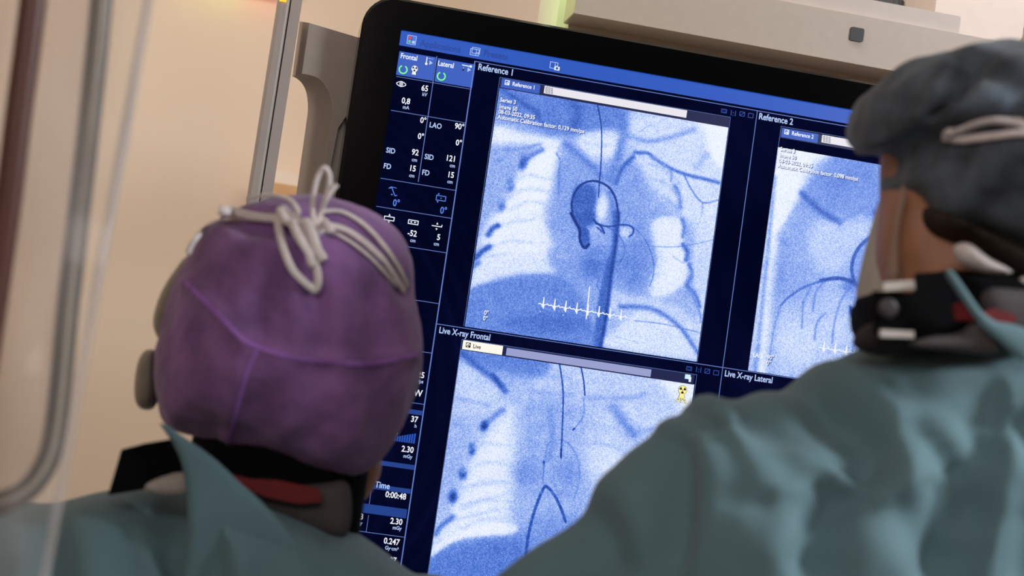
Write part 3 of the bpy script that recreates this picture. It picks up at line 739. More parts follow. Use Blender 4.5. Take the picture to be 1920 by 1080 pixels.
for P, w, v, a in (([(150, 140), (220, 200), (300, 260), (330, 300)], 16, .36, .8), ([(280, 230), (310, 280)], 10, .28, .8), ([(130, 330), (260, 360)], 14, .6, .5),
                   ([(790, 370), (830, 430), (870, 480)], 26, .48, .8), ([(680, 330), (850, 330), (920, 310)], 14, .6, .6), ([(870, 480), (950, 460)], 14, .6, .5),
                   ([(520, 370), (530, 500), (520, 580)], 16, .55, .7), ([(320, 380), (280, 410), (240, 450)], 14, .46, .7),
                   ([(200, 700), (330, 680)], 10, .74, .6), ([(150, 780), (320, 740)], 12, .72, .6), ([(90, 850), (300, 800)], 10, .74, .6),
                   ([(660, 330), (662, 400), (622, 462)], 3, .42, .7), ([(500, 590), (515, 520), (570, 508), (615, 540), (642, 615), (640, 690), (620, 760)], 4, .50, .7),
                   ([(535, 620), (540, 690), (570, 770)], 4, .55, .6), ([(495, 600), (490, 690)], 4, .45, .7), ([(110, 830), (60, 870), (40, 900)], 14, .40, .8), ([(660, 380), (655, 470)], 10, .62, .5)):
    f2.line(P, w, v, a)
for c, rx, ry in (((242, 446), 17, 24), ((190, 545), 16, 24), ((152, 648), 18, 24), ((110, 745), 20, 26)): f2.blob(c, rx, ry, .22, .9, 1.3)
f2.edge([(560, 185), (575, 300), (572, 450), (566, 580)], 6, .14, .85); f2.edge([(650, 195), (662, 260), (667, 318)], 5, .08, .95); f2.edge([(616, 464), (624, 456)], 5, .08)
f2.blob((494, 600), 5, 6, .08); f2.edge([(566, 545), (566, 582)], 6, .1, .8)
f2.edge([(405, 1130), (415, 1040), (425, 930), (450, 820), (490, 715), (510, 706), (545, 750), (570, 805), (585, 850)], 12, .27, .85)
for y in (520, 600, 680, 760, 840): f2.line([(150, y + 40), (250, y), (370, y + 14)], 12, .74, .5)
for y in (230, 300, 370, 440, 510, 580, 720): f2.line([(430, y), (500, y + 8), (600, y + 16)], 12, .58, .35)
for y in (360, 440, 520): f2.line([(700, y), (800, y + 20), (900, y + 90)], 12, .68, .5)
f2.build()
# reference picture 2
vu0 = S(1458, 278)[0]
f3 = Field(vu0, vu0 + (iu1 - iu0), S(1418, 697)[1], S(1458.5, 276)[1], 250, 270, .66)
f3.tex(9, .05, 8); f3.tex(20, .05, 9); f3.use(1340, 190, 2.1167)
f3.poly([(240, 160), (460, 205), (400, 300), (330, 400), (240, 540), (200, 600)], 12, .95, .9)
f3.poly([(450, 215), (800, 250), (700, 420), (600, 480), (480, 480), (340, 400)], 22, .54, .8)
f3.poly([(340, 390), (400, 470), (360, 640), (270, 700), (240, 600)], 22, .62, .7)
f3.poly([(400, 480), (620, 470), (560, 600), (460, 680), (380, 620)], 24, .78, .7)
f3.line([(225, 560), (200, 760), (185, 1080)], 34, .90, .85); f3.line([(270, 560), (255, 760), (215, 1080)], 22, .58, .6)
f3.line([(160, 1080), (190, 800), (238, 300)], 12, .40, .5)
f3.blob((330, 960), 120, 120, .84, .7); f3.blob((480, 900), 90, 130, .80, .6)
for P, w, v, a in (([(345, 365), (390, 410), (440, 450), (495, 478)], 16, .36, .85), ([(495, 478), (600, 420), (700, 400)], 12, .54, .6), ([(480, 330), (620, 250)], 40, .48, .6),
                   ([(640, 440), (660, 430)], 20, .36, .8)):
    f3.line(P, w, v, a)
f3.poly([(650, 530), (590, 550), (550, 620), (550, 710), (660, 730), (720, 600)], 8, .58, .8)
f3.edge([(720, 520), (640, 533), (590, 560), (555, 610), (543, 670), (556, 725)], 14, .32, .9)
f3.edge([(556, 722), (510, 705), (470, 703), (420, 712)], 15, .30, .9); f3.edge([(420, 714), (350, 740), (290, 780), (262, 810)], 9, .40, .85); f3.edge([(262, 810), (235, 900), (215, 1040)], 6, .52, .7)
f3.line([(540, 715), (580, 740), (610, 745)], 18, .26, .9); f3.line([(520, 735), (560, 760), (580, 800)], 24, .5, .7)
f3.blob((570, 800), 34, 46, .62, .6)
f3.poly([(535, 810), (560, 835), (590, 830), (610, 805), (605, 850), (570, 870), (540, 850)], 5, .26, .95)
for P in ([(545, 730), (500, 790), (475, 880), (465, 960)], [(430, 720), (400, 760), (390, 830)], [(440, 840), (405, 880), (395, 950)], [(380, 740), (350, 800)], [(600, 870), (560, 940), (540, 1020)], [(350, 800), (345, 900)]):
    f3.line(P, 5, .48, .7)
f3.build()
# heart traces
ecg = MB()
def trace(px0, px1, n, amp, big=None):
    a = np.array(S(*px0)); c = np.array(S(*px1)); L = (c - a)[0]; beat = L / n; P = []
    shape = ((0, 0), (.12, .10), (.2, .0), (.30, .0), (.36, -.35), (.40, 1.0), (.45, -.55), (.5, 0), (.68, .05), (.78, .22), (.88, .02), (1, 0))
    for i in range(n):
        for t, y in shape:
            u = a[0] + (i + t) * beat; P.append((u, a[1] + y * amp))
    stroke(ecg, P, .0013, 9)
trace((1009, 570), (1175, 597), 8, .009)
stroke(ecg, [S(1098, 598), S(1104.5, 538)], .0015, 9)
for px, py in ((1012, 584), (1055, 591), (1098, 598), (1141, 604)): disc(ecg, S(px, py), .0007, 9, 8)
ecg.build('heart_trace', WHITE, scr); ecg = MB()
trace((1534, 652), (1640, 668), 5, .009)
for px, py in ((1537, 666), (1577, 672)): disc(ecg, S(px, py), .0007, 9, 8)
ecg.build('heart_trace', WHITE, scr)


# ------------------------------------------------------------------ upright grip post and bracket beside the monitor (they carry it)
YP = .03
def P3(pts, Y): return [at(x, y, Y) for x, y in pts]
a = at(466.5, 350, YP); c = at(513.5, 350, YP); xa, xc = a[0], c[0]
zt = at(545, -160, YP)[2]; zb = zB - .1
hp = MB().box(xa, xc, YP, YP + .05, zb, zt)
# rounded long edges
def vprism(mb, ring, z0, z1):
    n = len(ring); v = [(x, y, z0) for x, y in ring] + [(x, y, z1) for x, y in ring]
    return mb.add(v, [tuple(reversed(range(n))), tuple(range(n, 2 * n))] + [(i, (i + 1) % n, (i + 1) % n + n, i + n) for i in range(n)])
def rring(x0, x1, y0, y1, b, n=5):
    return rrect(x0, x1, y0, y1, b, n)
post = MB(); xg = xa + (xc - xa) * .54
vprism(post, rring(xa, xg - .00015, YP, YP + .055, .006), zb, zt)
vprism(post, rring(xg + .00015, xc, YP + .001, YP + .055, .014), zb, zt)
vprism(post, rring(xa + .008, xc - .016, YP + .0012, YP + .05, .001), zb, zt)
post.build('grip_post', GREYM, mon)
mon.children[-1]['label'] = 'light grey upright post'
z = at(528, 3, YP)[2]
MB().box(xa + .002, xa + .011, YP - .003, YP + .002, z, z + .016, .001).build('indicator_light', glow('orange_indicator', (255, 176, 40), 1.6), mon)
YF, YB = .045, .105
inF = smooth([(566, 138), (582, 141), (600, 149), (614, 168), (622, 192), (623, 215), (618, 250), (611, 300), (604, 360), (590, 460), (575, 570)], 4)
inB = smooth([(548, 143), (556, 147), (566, 156), (574, 172), (577, 192), (577, 210), (573, 240), (566, 290), (556, 360), (541, 460), (524, 570)], 4)
frontR = [(590, 570), (613, 360), (622, 300), (634, 240), (668, 190), (684, 74)]
outF = [at(x, y, YF) for x, y in inF] + [at(x, y, YF) for x, y in frontR] + [at(580, 43, YF)]
outB = [at(x, y, YB) for x, y in inB] + [at(x - 8, y, YB) for x, y in frontR] + [at(562, 40, YB)]
# the bracket's left end is bevelled: front edge set in from the back edge
MB().loft(outF, outB).build('grip_bracket', BRKT, mon)
mon.children[-1]['label'] = 'grey bracket joining post and monitor'
q = at(622, 300, .058); MB().box(q[0], oL + .06, .058, .083, zB - .02, at(640, 176, .058)[2], .004).build('side_rail', SHELL, mon)
# ------------------------------------------------------------------ ceiling boom housing behind the monitor's top edge
YH = .10
boom = empty('ceiling_boom', (at(1400, 60, YH)[0], YH + .15, ZC), 'long light grey boom housing behind and above the monitor, with a dark sensor window', 'equipment boom')
c0 = at(1076, 24.5, YH); c1 = at(1690, 139, YH)
zl = c0[2]; x0 = c0[0]; x1 = x0 + 1.25
ztop = at(1798, 63, YH)[2]
MB().box(x0, x1, YH, YH + .075, zl, ztop, .002).build('front_cover', SHELL, boom)
lip = at(1060, 43, YH + .08)
MB().box(lip[0] + .004, x1 - .02, YH + .075, YH + .3, zl - .035, ztop - .001, .002).build('housing', SHELL, boom)
zu0 = ztop + .0015; tp = at(1802, 31, YH + .01)
MB().box(x0 + .05, tp[0], YH + .010, YH + .26, zu0, tp[2], .003).build('top_cover', GREYM, boom)
q0 = at(1595, 50, YH); q1 = at(1617, 80, YH)
MB().box(q0[0], q1[0], YH - .0025, YH + .002, q1[2], q0[2], .003).build('sensor_window', DARK, boom)
MB().box((x0 + x1) / 2 - .07, (x0 + x1) / 2 + .07, YH + .12, YH + .25, tp[2], ZC, .02).build('ceiling_column', GREYM, boom)
for px, r_, h_ in ((1672, .018, .02), (1697, .0055, .007)):
    q = at(px, 5 if r_ > .01 else 7, YH + .05)
    m_ = MB(); m_.tube([(q[0], q[1], tp[2]), (q[0], q[1], tp[2] + h_ * .7), (q[0], q[1], tp[2] + h_)], [r_, r_, r_ * .8], 18, [np.array([0, -1., 0])] * 3)
    m_.build('knob', DARK, boom, False)
MB().box(at(1640, 0, YH + .05)[0] - .03, at(1672, 0, YH + .05)[0] - .004, YH + .03, YH + .07, tp[2], tp[2] + .02, .004).build('knob_base', DARK, boom)
# pale mount plate at the housing's left end, lit by a green status lamp
mp = at(1031, 41, YH + .16); mq = at(1056, 41, YH + .16)
MB().box(mp[0], lip[0] + .004, YH + .10, YH + .28, zl - .08, zl + .45, .003).build('mount_plate', mat('pale_mount_plate', (214, 212, 196), .5, var=.02), boom)
gl = bpy.data.lights.new('green_status_lamp', 'AREA'); gl.size = .05; gl.energy = 1.1; gl.color = (.55, 1.0, .18)
go = bpy.data.objects.new('green_status_lamp', gl); COL.objects.link(go); go.location = (x0 - .16, YH - .02, zl + .16)
go.rotation_euler = (Vector((x0, YH + .12, zl + .02)) - go.location).to_track_quat('-Z', 'Y').to_euler()
lampb = MB().box(x0 - .185, x0 - .135, YH - .05, YH - .021, zl + .14, zl + .18, .01).build('status_lamp', glow('green_lamp', (180, 255, 110), 2), boom)
MB().box(x0 - .17, x0 + .01, YH + .0, YH + .02, zl + .16, zl + .175, .004).build('status_lamp_arm', GREYM, boom)

# ------------------------------------------------------------------ people
def hand(side, w, dirv):                       # implicit hand: palm, four unequal bent fingers, thumb; w = wrist, dirv = pointing direction
    d = np.array(dirv, float); d /= np.linalg.norm(d)
    up = np.array([0, 0, 1.0]); s_ = np.cross(d, up); s_ /= np.linalg.norm(s_); u_ = np.cross(s_, d)
    s_ = s_ * side                              # towards the little finger
    def f(X, Y, Z, g=0.0):
        r = capsule(X, Y, Z, w - d * .05, w, .029, .026)
        for k in (-.024, -.008, .008, .024): r = smin(r, capsule(X, Y, Z, w + d * .01 + s_ * k * .6, w + d * .085 + s_ * k * 1.1, .015, .013), .012)
        for k, L in ((-.031, .068), (-.0105, .078), (.0105, .072), (.031, .056)):
            b0 = w + d * .088 + s_ * k; b1 = b0 + (d * .8 - u_ * .45 + s_ * k * 2) * L * .45; b2 = b1 + (d * .45 - u_ * .85) * L * .32; b3 = b2 + (d * .05 - u_ * 1) * L * .26
            fg = np.minimum(np.minimum(capsule(X, Y, Z, b0, b1, .0098, .009), capsule(X, Y, Z, b1, b2, .009, .0083)), capsule(X, Y, Z, b2, b3, .0083, .0072))
            r = smin(r, fg, .004)
        t0 = w + d * .025 - s_ * .026; t1 = t0 + d * .032 - s_ * .026 - u_ * .012; t2 = t1 + d * .032 - s_ * .006 - u_ * .016
        r = smin(r, np.minimum(capsule(X, Y, Z, t0, t1, .013, .0105), capsule(X, Y, Z, t1, t2, .0105, .009)), .008)
        return r - g
    pts = np.array([w - d * .08, w + d * .2]); lo = np.minimum(pts[0], pts[1]) - .09; hi = np.maximum(pts[0], pts[1]) + .09
    return f, lo, hi
def fold(P, N, strokes, Y, mask):
    """press long folds into a cloth surface; strokes are (points on the cloth, width left of the stroke, width right of it, depth)"""
    X, Z = P[:, 0], P[:, 2]; dsp = np.zeros(len(P))
    for pts, wl, wr, dep in strokes:
        Q = np.array([at(x, y, Y)[[0, 2]] for x, y in smooth(pts, 5)])
        best = np.full(len(P), 1e9); side = np.zeros(len(P)); tt = np.zeros(len(P)); n = len(Q) - 1
        for k, (a, b) in enumerate(zip(Q[:-1], Q[1:])):
            d0, d1 = b - a; L = d0 * d0 + d1 * d1 + 1e-12
            u = ((X - a[0]) * d0 + (Z - a[1]) * d1) / L; t = np.clip(u, 0, 1)
            d = np.hypot(X - a[0] - t * d0, Z - a[1] - t * d1); m = d < best
            best = np.where(m, d, best); side = np.where(m, d0 * (Z - a[1]) - d1 * (X - a[0]), side); tt = np.where(m, (k + t) / n, tt)
        w = np.where(side > 0, wr, wl)         # strokes run downwards: positive side lies to the right
        ends = np.clip(np.minimum(tt, 1 - tt) * 6, 0, 1); ends = .15 + .85 * ends * ends * (3 - 2 * ends)
        dsp -= 1.35 * dep * ends * (np.exp(-(best / w) ** 2) - .18 * np.exp(-((best - 2.2 * w) / w) ** 2))
    return P + N * (dsp * mask)[:, None]

def person(cfg):
    Y = cfg['Y']; root = empty('person', (cfg['x'], Y, 0), cfg['label'], 'person', None)
    tor = np.array([at(x, y, Y)[[0, 2]] for x, y in smooth_closed(cfg['shoulder'], 3)] if False else [at(x, y, Y)[[0, 2]] for x, y in smooth(cfg['shoulder'], 4)])
    xl, xr = cfg['hem']; hemz = .52
    outline = np.vstack([tor, [[xr - .02, 1.0], [xr, hemz + .1], [xr - .01, hemz], [xl + .01, hemz], [xl, hemz + .1], [xl + .02, 1.0]]])
    arms = cfg['arms']
    def gown(X, Y_, Z):
        r = inflate(X, Y_, Z, outline, Y + cfg.get('yo', 0), cfg.get('half', .135), cfg.get('R', .11), 2.0)
        for px_, hf, Rp in cfg.get('panels', ()):
            r = smin(r, inflate(X, Y_, Z, np.array([at(x, y, Y)[[0, 2]] for x, y in smooth_closed(px_, 3)]), Y, hf, Rp, 2.0), .006)
        for sh, el, wr, side in arms:
            r = smin(r, np.minimum(capsule(X, Y_, Z, sh, el, cfg.get('ra', .072), .066), capsule(X, Y_, Z, el, wr, .066, .050)), cfg.get('k', .035))
        return r
    allp = np.vstack([[[p_[0], Y, p_[1]] for p_ in outline]] + [[a_[0], a_[1], a_[2]] for a_ in arms])
    lo = allp.min(0) - .17; hi = allp.max(0) + .17; lo[2] = max(lo[2], .3)
    P, Q = nets(gown, lo, hi, .006); P = relax(P, Q, 6); N = normals(P, Q)
    back = 1 / (1 + np.exp(np.clip((P[:, 1] - Y - .02) / .02, -30, 30)))
    P = fold(P, N, cfg['folds'], Y - .1, back)
    q = P * np.array([1, 1, .35]); P = P + N * (.0022 * vnoise(q, 9, 3) + .0007 * vnoise(q, 40, 5))[:, None]
    P = relax(P, Q, 1)
    g = quadmesh('surgical_gown', P, Q, GOWN, root)
    # the body inside, one continuous surface
    hc, hax, hr = cfg['head'], cfg.get('hax'), cfg['hr']
    nk = cfg['neck']; cx = cfg['x']
    def body(X, Y_, Z):
        r = ellipsoid(X, Y_, Z, hc, hr, hax)
        for e in cfg.get('face', ()): r = smin(r, ellipsoid(X, Y_, Z, *e), .015)
        r = smin(r, capsule(X, Y_, Z, nk[0], nk[1], .058, .062), .03)
        r = smin(r, ellipsoid(X, Y_, Z, (cx, Y, nk[1][2] - .25), (.165, .095, .24)), .05)
        r = smin(r, ellipsoid(X, Y_, Z, (cx, Y, nk[1][2] - .52), (.155, .10, .17)), .05)
        for sx in (-.085, .085):
            r = smin(r, np.minimum(capsule(X, Y_, Z, (cx + sx, Y, .82), (cx + sx, Y + .01, .46), .075, .052), capsule(X, Y_, Z, (cx + sx, Y + .01, .46), (cx + sx, Y - .01, .09), .05, .036)), .03)
            r = smin(r, capsule(X, Y_, Z, (cx + sx, Y - .02, .06), (cx + sx * 1.2, Y + .13, .04), .036, .03), .02)
        for sh, el, wr, side in arms:
            r = smin(r, np.minimum(capsule(X, Y_, Z, sh, el, .038, .034), capsule(X, Y_, Z, el, wr, .034, .026)), .025)
        return r
    lo2 = np.array([allp[:, 0].min() - .06, Y - .2, .0]); hi2 = np.array([allp[:, 0].max() + .06, max(allp[:, 1].max(), Y + .2) + .06, hc[2] + .2])
    P, Q = nets(body, lo2, hi2, .0095); P = relax(P, Q, 2)
    gl_ = []
    for sh, el, wr, side in arms:
        w = np.array(wr) + (np.array(wr) - np.array(el)) / np.linalg.norm(np.array(wr) - np.array(el)) * .03
        f, lo3, hi3 = hand(side, w, np.array(wr) - np.array(el))
        Ph, Qh = nets(lambda X, Y_, Z: f(X, Y_, Z, -.0015), lo3, hi3, .0042); Q = np.vstack([Q, Qh + len(P)]); P = np.vstack([P, relax(Ph, Qh, 1)])
        gl_.append(nets(lambda X, Y_, Z: f(X, Y_, Z, .0012), lo3, hi3, .0042))
    bo = quadmesh('body', P, Q, SKIN, root)
    for Ph, Qh in gl_: quadmesh('glove', relax(Ph, Qh, 1), Qh, GLOVE, root)
    # trouser legs and clogs
    for sx in (-.085, .085):
        quadmesh('trouser_leg', *nets(lambda X, Y_, Z: np.minimum(capsule(X, Y_, Z, (cx + sx, Y, .80), (cx + sx, Y + .01, .46), .09, .072), capsule(X, Y_, Z, (cx + sx, Y + .01, .46), (cx + sx, Y - .01, .14), .072, .064)), (cx + sx - .12, Y - .13, .05), (cx + sx + .12, Y + .13, .92), .012), TROUS, root)
        quadmesh('clog', *nets(lambda X, Y_, Z: np.maximum(smin(capsule(X, Y_, Z, (cx + sx, Y - .03, .05), (cx + sx * 1.2, Y + .14, .045), .05, .046), ellipsoid(X, Y_, Z, (cx + sx * 1.15, Y + .1, .06), (.05, .1, .05)), .02), .002 - Z), (cx + sx - .09, Y - .1, -.01), (cx + sx + .09, Y + .22, .13), .009), SHOE, root)
    return root, g, bo

def cloth_solid(name, px_out, Y, half, Rr, m, parent, h=.004, it=3, p=2.0, post=None, n=4, yo=0, extra=None):
    out = np.array([at(x, y, Y)[[0, 2]] for x, y in smooth_closed(px_out, n)])
    lo = np.array([out[:, 0].min() - .02, Y + yo - half - .02, out[:, 1].min() - .02]); hi = np.array([out[:, 0].max() + .02, Y + yo + half + .02, out[:, 1].max() + .02])
    def f(X, Y_, Z):
        r = inflate(X, Y_, Z, out, Y + yo, half, Rr, p)
        return extra(X, Y_, Z, r) if extra else r
    P, Q = nets(f, lo, hi, h); P = relax(P, Q, it)
    if post: P = post(P, normals(P, Q)); P = relax(P, Q, 1)
    return quadmesh(name, P, Q, m, parent)

def patch(name, px, Y, th, m, parent):
    ring = [tuple(at(x, y, Y)[[0, 2]]) for x, y in px]
    return MB().prism(ring, Y - th, Y + th).build(name, m, parent)

def cord(name, trees, pts, wpx, m, parent, scale_z, lift, fallback, flat=.6, n=6, taper=False):
    path = smooth(pts, n); D3, nr = drape(trees, path, lift, fallback)
    w = wpx / F_PX * scale_z / 2
    k = len(D3); rad = [(w * (1 if not taper else (1 - .5 * i / k)), w * flat) for i in range(k)]
    mb = MB(); mb.tube(D3, rad, 10, nr); return mb.build(name, m, parent, True)

# ---- first person: purple cap
ZA = 1.65; YA = (at(540, 640, 0) - CAM); YA = (CAM + (ray(540, 640)[1]) * ZA)[1]
hA = at(545, 635, YA)
armsA = []
shR = at(930, 1225, YA); shL = at(-60, 1075, YA)
for sh, side, ex in ((shL, -1, -.03), (shR, 1, -.02)):
    sh = np.array([sh[0], YA, sh[2]]); el = sh + np.array([ex, .10, -.27]); wr = el + np.array([-.07 if side > 0 else .05, .20, -.02]); armsA.append((sh, el, wr, side))
cfgA = dict(Y=YA, x=hA[0] - .01, label='person in purple cap with white tied bow and green gown, seen from behind', 
    shoulder=[(-120, 1140), (-90, 1060), (-40, 1000), (20, 968), (80, 950), (170, 932), (250, 918), (340, 908), (420, 900), (500, 912), (580, 950), (640, 985), (700, 1022), (770, 1076), (850, 1130), (930, 1170), (990, 1225), (1010, 1300)],
    hem=(hA[0] - .24, hA[0] + .20), arms=armsA, half=.12, R=.10, ra=.066,
    head=hA + np.array([0, .0, -.005]), hr=(.083, .098, .112), neck=(hA + np.array([.0, .02, -.07]), hA + np.array([-.01, .0, -.17])),
    face=[(hA + np.array([.02, .07, -.075]), (.05, .05, .05)), (hA + np.array([.0, .105, -.02]), (.013, .02, .025)), (hA + np.array([.086, .01, -.02]), (.012, .02, .03)), (hA + np.array([-.086, .01, -.02]), (.012, .02, .03)), (hA + np.array([.062, .03, -.095]), (.03, .04, .045)), (at(672, 878, YA + .04), (.020, .03, .028))],
    panels=[([(352, 905), (400, 905), (450, 915), (530, 948), (620, 982), (700, 1026), (770, 1080), (850, 1134), (850, 1700), (370, 1700), (362, 1200), (354, 1060)], .134, .045)],
    folds=[([(346, 915), (344, 960), (350, 1010), (356, 1080), (360, 1200)], .030, .006, .014), ([(300, 1020), (325, 1050), (340, 1120)], .012, .008, .006), ([(225, 990), (250, 1040), (262, 1120)], .016, .008, .005),
           ([(415, 985), (470, 1010), (540, 1070)], .012, .016, .005), ([(80, 985), (105, 1040), (112, 1120)], .014, .010, .007), ([(600, 1005), (620, 1060), (640, 1130)], .016, .012, .004), ([(380, 960), (392, 1040), (400, 1140)], .010, .012, .005), ([(480, 1040), (500, 1100), (510, 1180)], .014, .01, .004)])
pA, gA, bA = person(cfgA)
def capA_post(P, N):
    X, Z = P[:, 0], P[:, 2]; dsp = .0022 * vnoise(P * np.array([1, 1, .5]), 38, 2) + .0012 * vnoise(P, 90, 4)
    for pts, w, dep in (([(350, 530), (400, 580), (450, 640), (490, 660), (560, 672), (650, 680), (770, 668)], .006, -.003), ([(455, 640), (440, 700), (425, 840)], .006, -.002),
                        ([(415, 380), (470, 420), (560, 425), (640, 425), (710, 470), (765, 545)], .009, .006), ([(590, 560), (595, 640)], .008, .004), ([(545, 550), (550, 640)], .008, -.003), ([(690, 560), (700, 660)], .012, .003),
                        ([(480, 560), (480, 640)], .010, .003), ([(600, 700), (610, 790)], .012, .003), ([(690, 700), (700, 800)], .012, .003), ([(530, 700), (530, 800)], .012, -.003)):
        Qp = np.array([at(x, y, YA - .07)[[0, 2]] for x, y in smooth(pts, 4)]); d = seg_dist(X, Z, Qp); dsp -= 1.8 * dep * np.exp(-(d / w) ** 2) * (P[:, 1] < YA)
    return P + N * dsp[:, None]
capA_px = [(306, 796), (291, 740), (290, 690), (300, 630), (318, 560), (345, 497), (380, 432), (435, 392), (500, 372), (575, 366), (640, 374), (705, 402), (752, 442), (771, 490), (775, 545), (786, 610), (791, 660), (783, 715), (766, 768), (738, 828), (700, 872), (650, 895), (590, 892), (510, 868), (430, 838), (350, 812)]
capA = cloth_solid('surgical_cap', capA_px, YA, .125, .085, CAPP, pA, h=.004, it=5, post=capA_post)
tA = bvh(capA)
for pts, w in (([(348, 528), (375, 556), (415, 596), (455, 636), (490, 654), (560, 672), (640, 681), (710, 680), (782, 664)], 11), ([(484, 652), (466, 690), (450, 745), (436, 800), (424, 842)], 10)):
    cord('cap_seam', tA, pts, w, SEAM, capA, ZA - .1, .0008, YA - .05, .12)
tg = bvh(gA)
mk = dict(m=TIE, parent=pA, scale_z=ZA - .1)
bow = [([(352, 476), (366, 448), (396, 424), (440, 412), (500, 414), (545, 424), (588, 424)], 11, .002), ([(410, 394), (436, 398), (470, 408), (510, 414), (548, 410)], 19, .005), ([(470, 384), (510, 378), (545, 388), (560, 410), (535, 424), (505, 412)], 12, .006),
       ([(590, 428), (560, 420), (530, 398)], 16, .006), ([(598, 424), (640, 432), (675, 452), (706, 480), (730, 510), (752, 545)], 15, .003), ([(604, 400), (640, 400), (682, 424), (718, 462), (744, 500), (760, 535)], 11, .002), ([(588, 432), (630, 444), (668, 468), (700, 496), (736, 536)], 9, .003)]
for pts, w, lf in bow: cord('mask_tie', tA, pts, w, lift=lf, fallback=YA - .09, **mk)
YK = drape(tA, [(590, 425)], 0, YA)[0][0][1]
def free_tie(pts, wpx, dy):
    path = smooth(pts, 6); n_ = len(path); D3 = []
    for i, (x, y) in enumerate(path): D3.append(at(x, y, YK - .012 + (dy[min(int(i * len(dy) / n_), len(dy) - 1)])))
    D3 = np.array(D3)
    for _ in range(6): D3[1:-1] = .5 * D3[1:-1] + .25 * (D3[2:] + D3[:-2])
    mb = MB(); w = wpx / F_PX * (ZA - .1) / 2; mb.tube(D3, [(w, w * .6)] * n_, 10); return mb.build('mask_tie', TIE, pA, True)
free_tie([(588, 425), (586, 395), (588, 360), (596, 330), (607, 314), (616, 322), (618, 345), (610, 375), (600, 405), (594, 428)], 11, [0, -.004, -.006, -.004, 0])
free_tie([(592, 420), (602, 395), (614, 370), (624, 355), (632, 346)], 9, [0, -.008, -.008])
for pts, w, lf in (([(588, 425), (562, 432), (540, 424), (528, 404)], 17, .010), ([(528, 408), (524, 440), (532, 474), (546, 508), (563, 533), (583, 540), (598, 527), (596, 505), (582, 478), (566, 450), (560, 430)], 16, .007),
                   ([(570, 430), (584, 455), (600, 482), (609, 496)], 20, .011), ([(548, 430), (560, 462), (578, 490), (596, 506)], 17, .012), ([(600, 430), (612, 442), (622, 452)], 18, .010)):
    cord('mask_tie', tA, pts, w, lift=lf, fallback=YA - .09, **mk)
quadmesh('mask_tie', *nets(lambda X, Y_, Z: ellipsoid(X, Y_, Z, at(592, 426, YK - .010), (.010, .008, .009)), at(592, 426, YK - .010) - .02, at(592, 426, YK - .010) + .02, .003), TIE, pA)
# goggles, mask edge at the left of the head
cloth_solid('goggles', [(262, 668), (278, 654), (296, 660), (300, 700), (298, 745), (286, 768), (262, 766), (252, 745), (253, 705)], YA + .03, .03, .014, GOGG, pA, h=.003)
cloth_solid('face_shield', [(352, 478), (322, 514), (300, 552), (287, 596), (290, 622), (306, 640), (335, 580), (360, 510)], YA + .02, .03, .012, GOGG, pA, h=.003)
fm = MB(); 
quadmesh('face_mask', *nets(lambda X, Y_, Z: ellipsoid(X, Y_, Z, hA + np.array([.0, .085, -.055]), (.066, .05, .062)), hA + np.array([-.09, .0, -.14]), hA + np.array([.09, .16, .03]), .005), MASKM, pA)
# collar, lining, red label
nkA = at(520, 905, YA)
colA = quadmesh('thyroid_collar', *nets(lambda X, Y_, Z: np.maximum(np.abs(np.sqrt(((X - nkA[0]) / 1.06) ** 2 + (Y_ - YA - .01) ** 2) - .068) - .006, np.abs(Z - nkA[2] - .012 + .35 * (X - nkA[0])) - .040), nkA - np.array([.12, .12, .1]), nkA + np.array([.12, .13, .1]), .0045), COLLAR, pA)
patch('collar_strap', [(203, 928), (228, 843), (270, 832), (330, 822), (366, 836), (362, 890), (300, 912)], YA - .085, .008, COLLAR, pA)
cloth_solid('apron_edge', [(262, 915), (290, 895), (345, 880), (362, 890), (362, 925), (300, 930)], YA - .088, .012, .008, LINING, pA, h=.004)
cloth_solid('apron_collar', [(430, 905), (520, 902), (600, 905), (648, 900), (660, 930), (658, 985), (640, 1010), (560, 985), (470, 950)], YA - .055, .013, .01, VEST, pA, h=.004)
patch('collar_label', [(436, 890), (470, 898), (520, 900), (600, 917), (602, 940), (560, 944), (500, 932), (446, 912)], YA - .078, .003, RED, [o for o in pA.children if o.name.startswith('thyroid')][0])
# right-hand back panel of the gown with its neck tie, pulled up to the left ear
tg = bvh(gA)
def flap(name, px_out, Ytop, trees, m, parent, th, lift, h=.004, zfade=None):
    out = np.array([at(x, y, Ytop)[[0, 2]] for x, y in smooth_closed(px_out, 4)])
    return cloth_solid(name, px_out, Ytop, th, th * 1.6, m, parent, h=h, n=3)
cloth_solid('gown_tie', [(297, 794), (312, 795), (345, 818), (400, 856), (450, 903), (500, 948), (580, 1040), (640, 1120), (640, 1200), (356, 1200), (352, 1000), (347, 912), (337, 862), (318, 824)], YA - .106, .007, .005, GOWN, gA, h=.003, n=3)

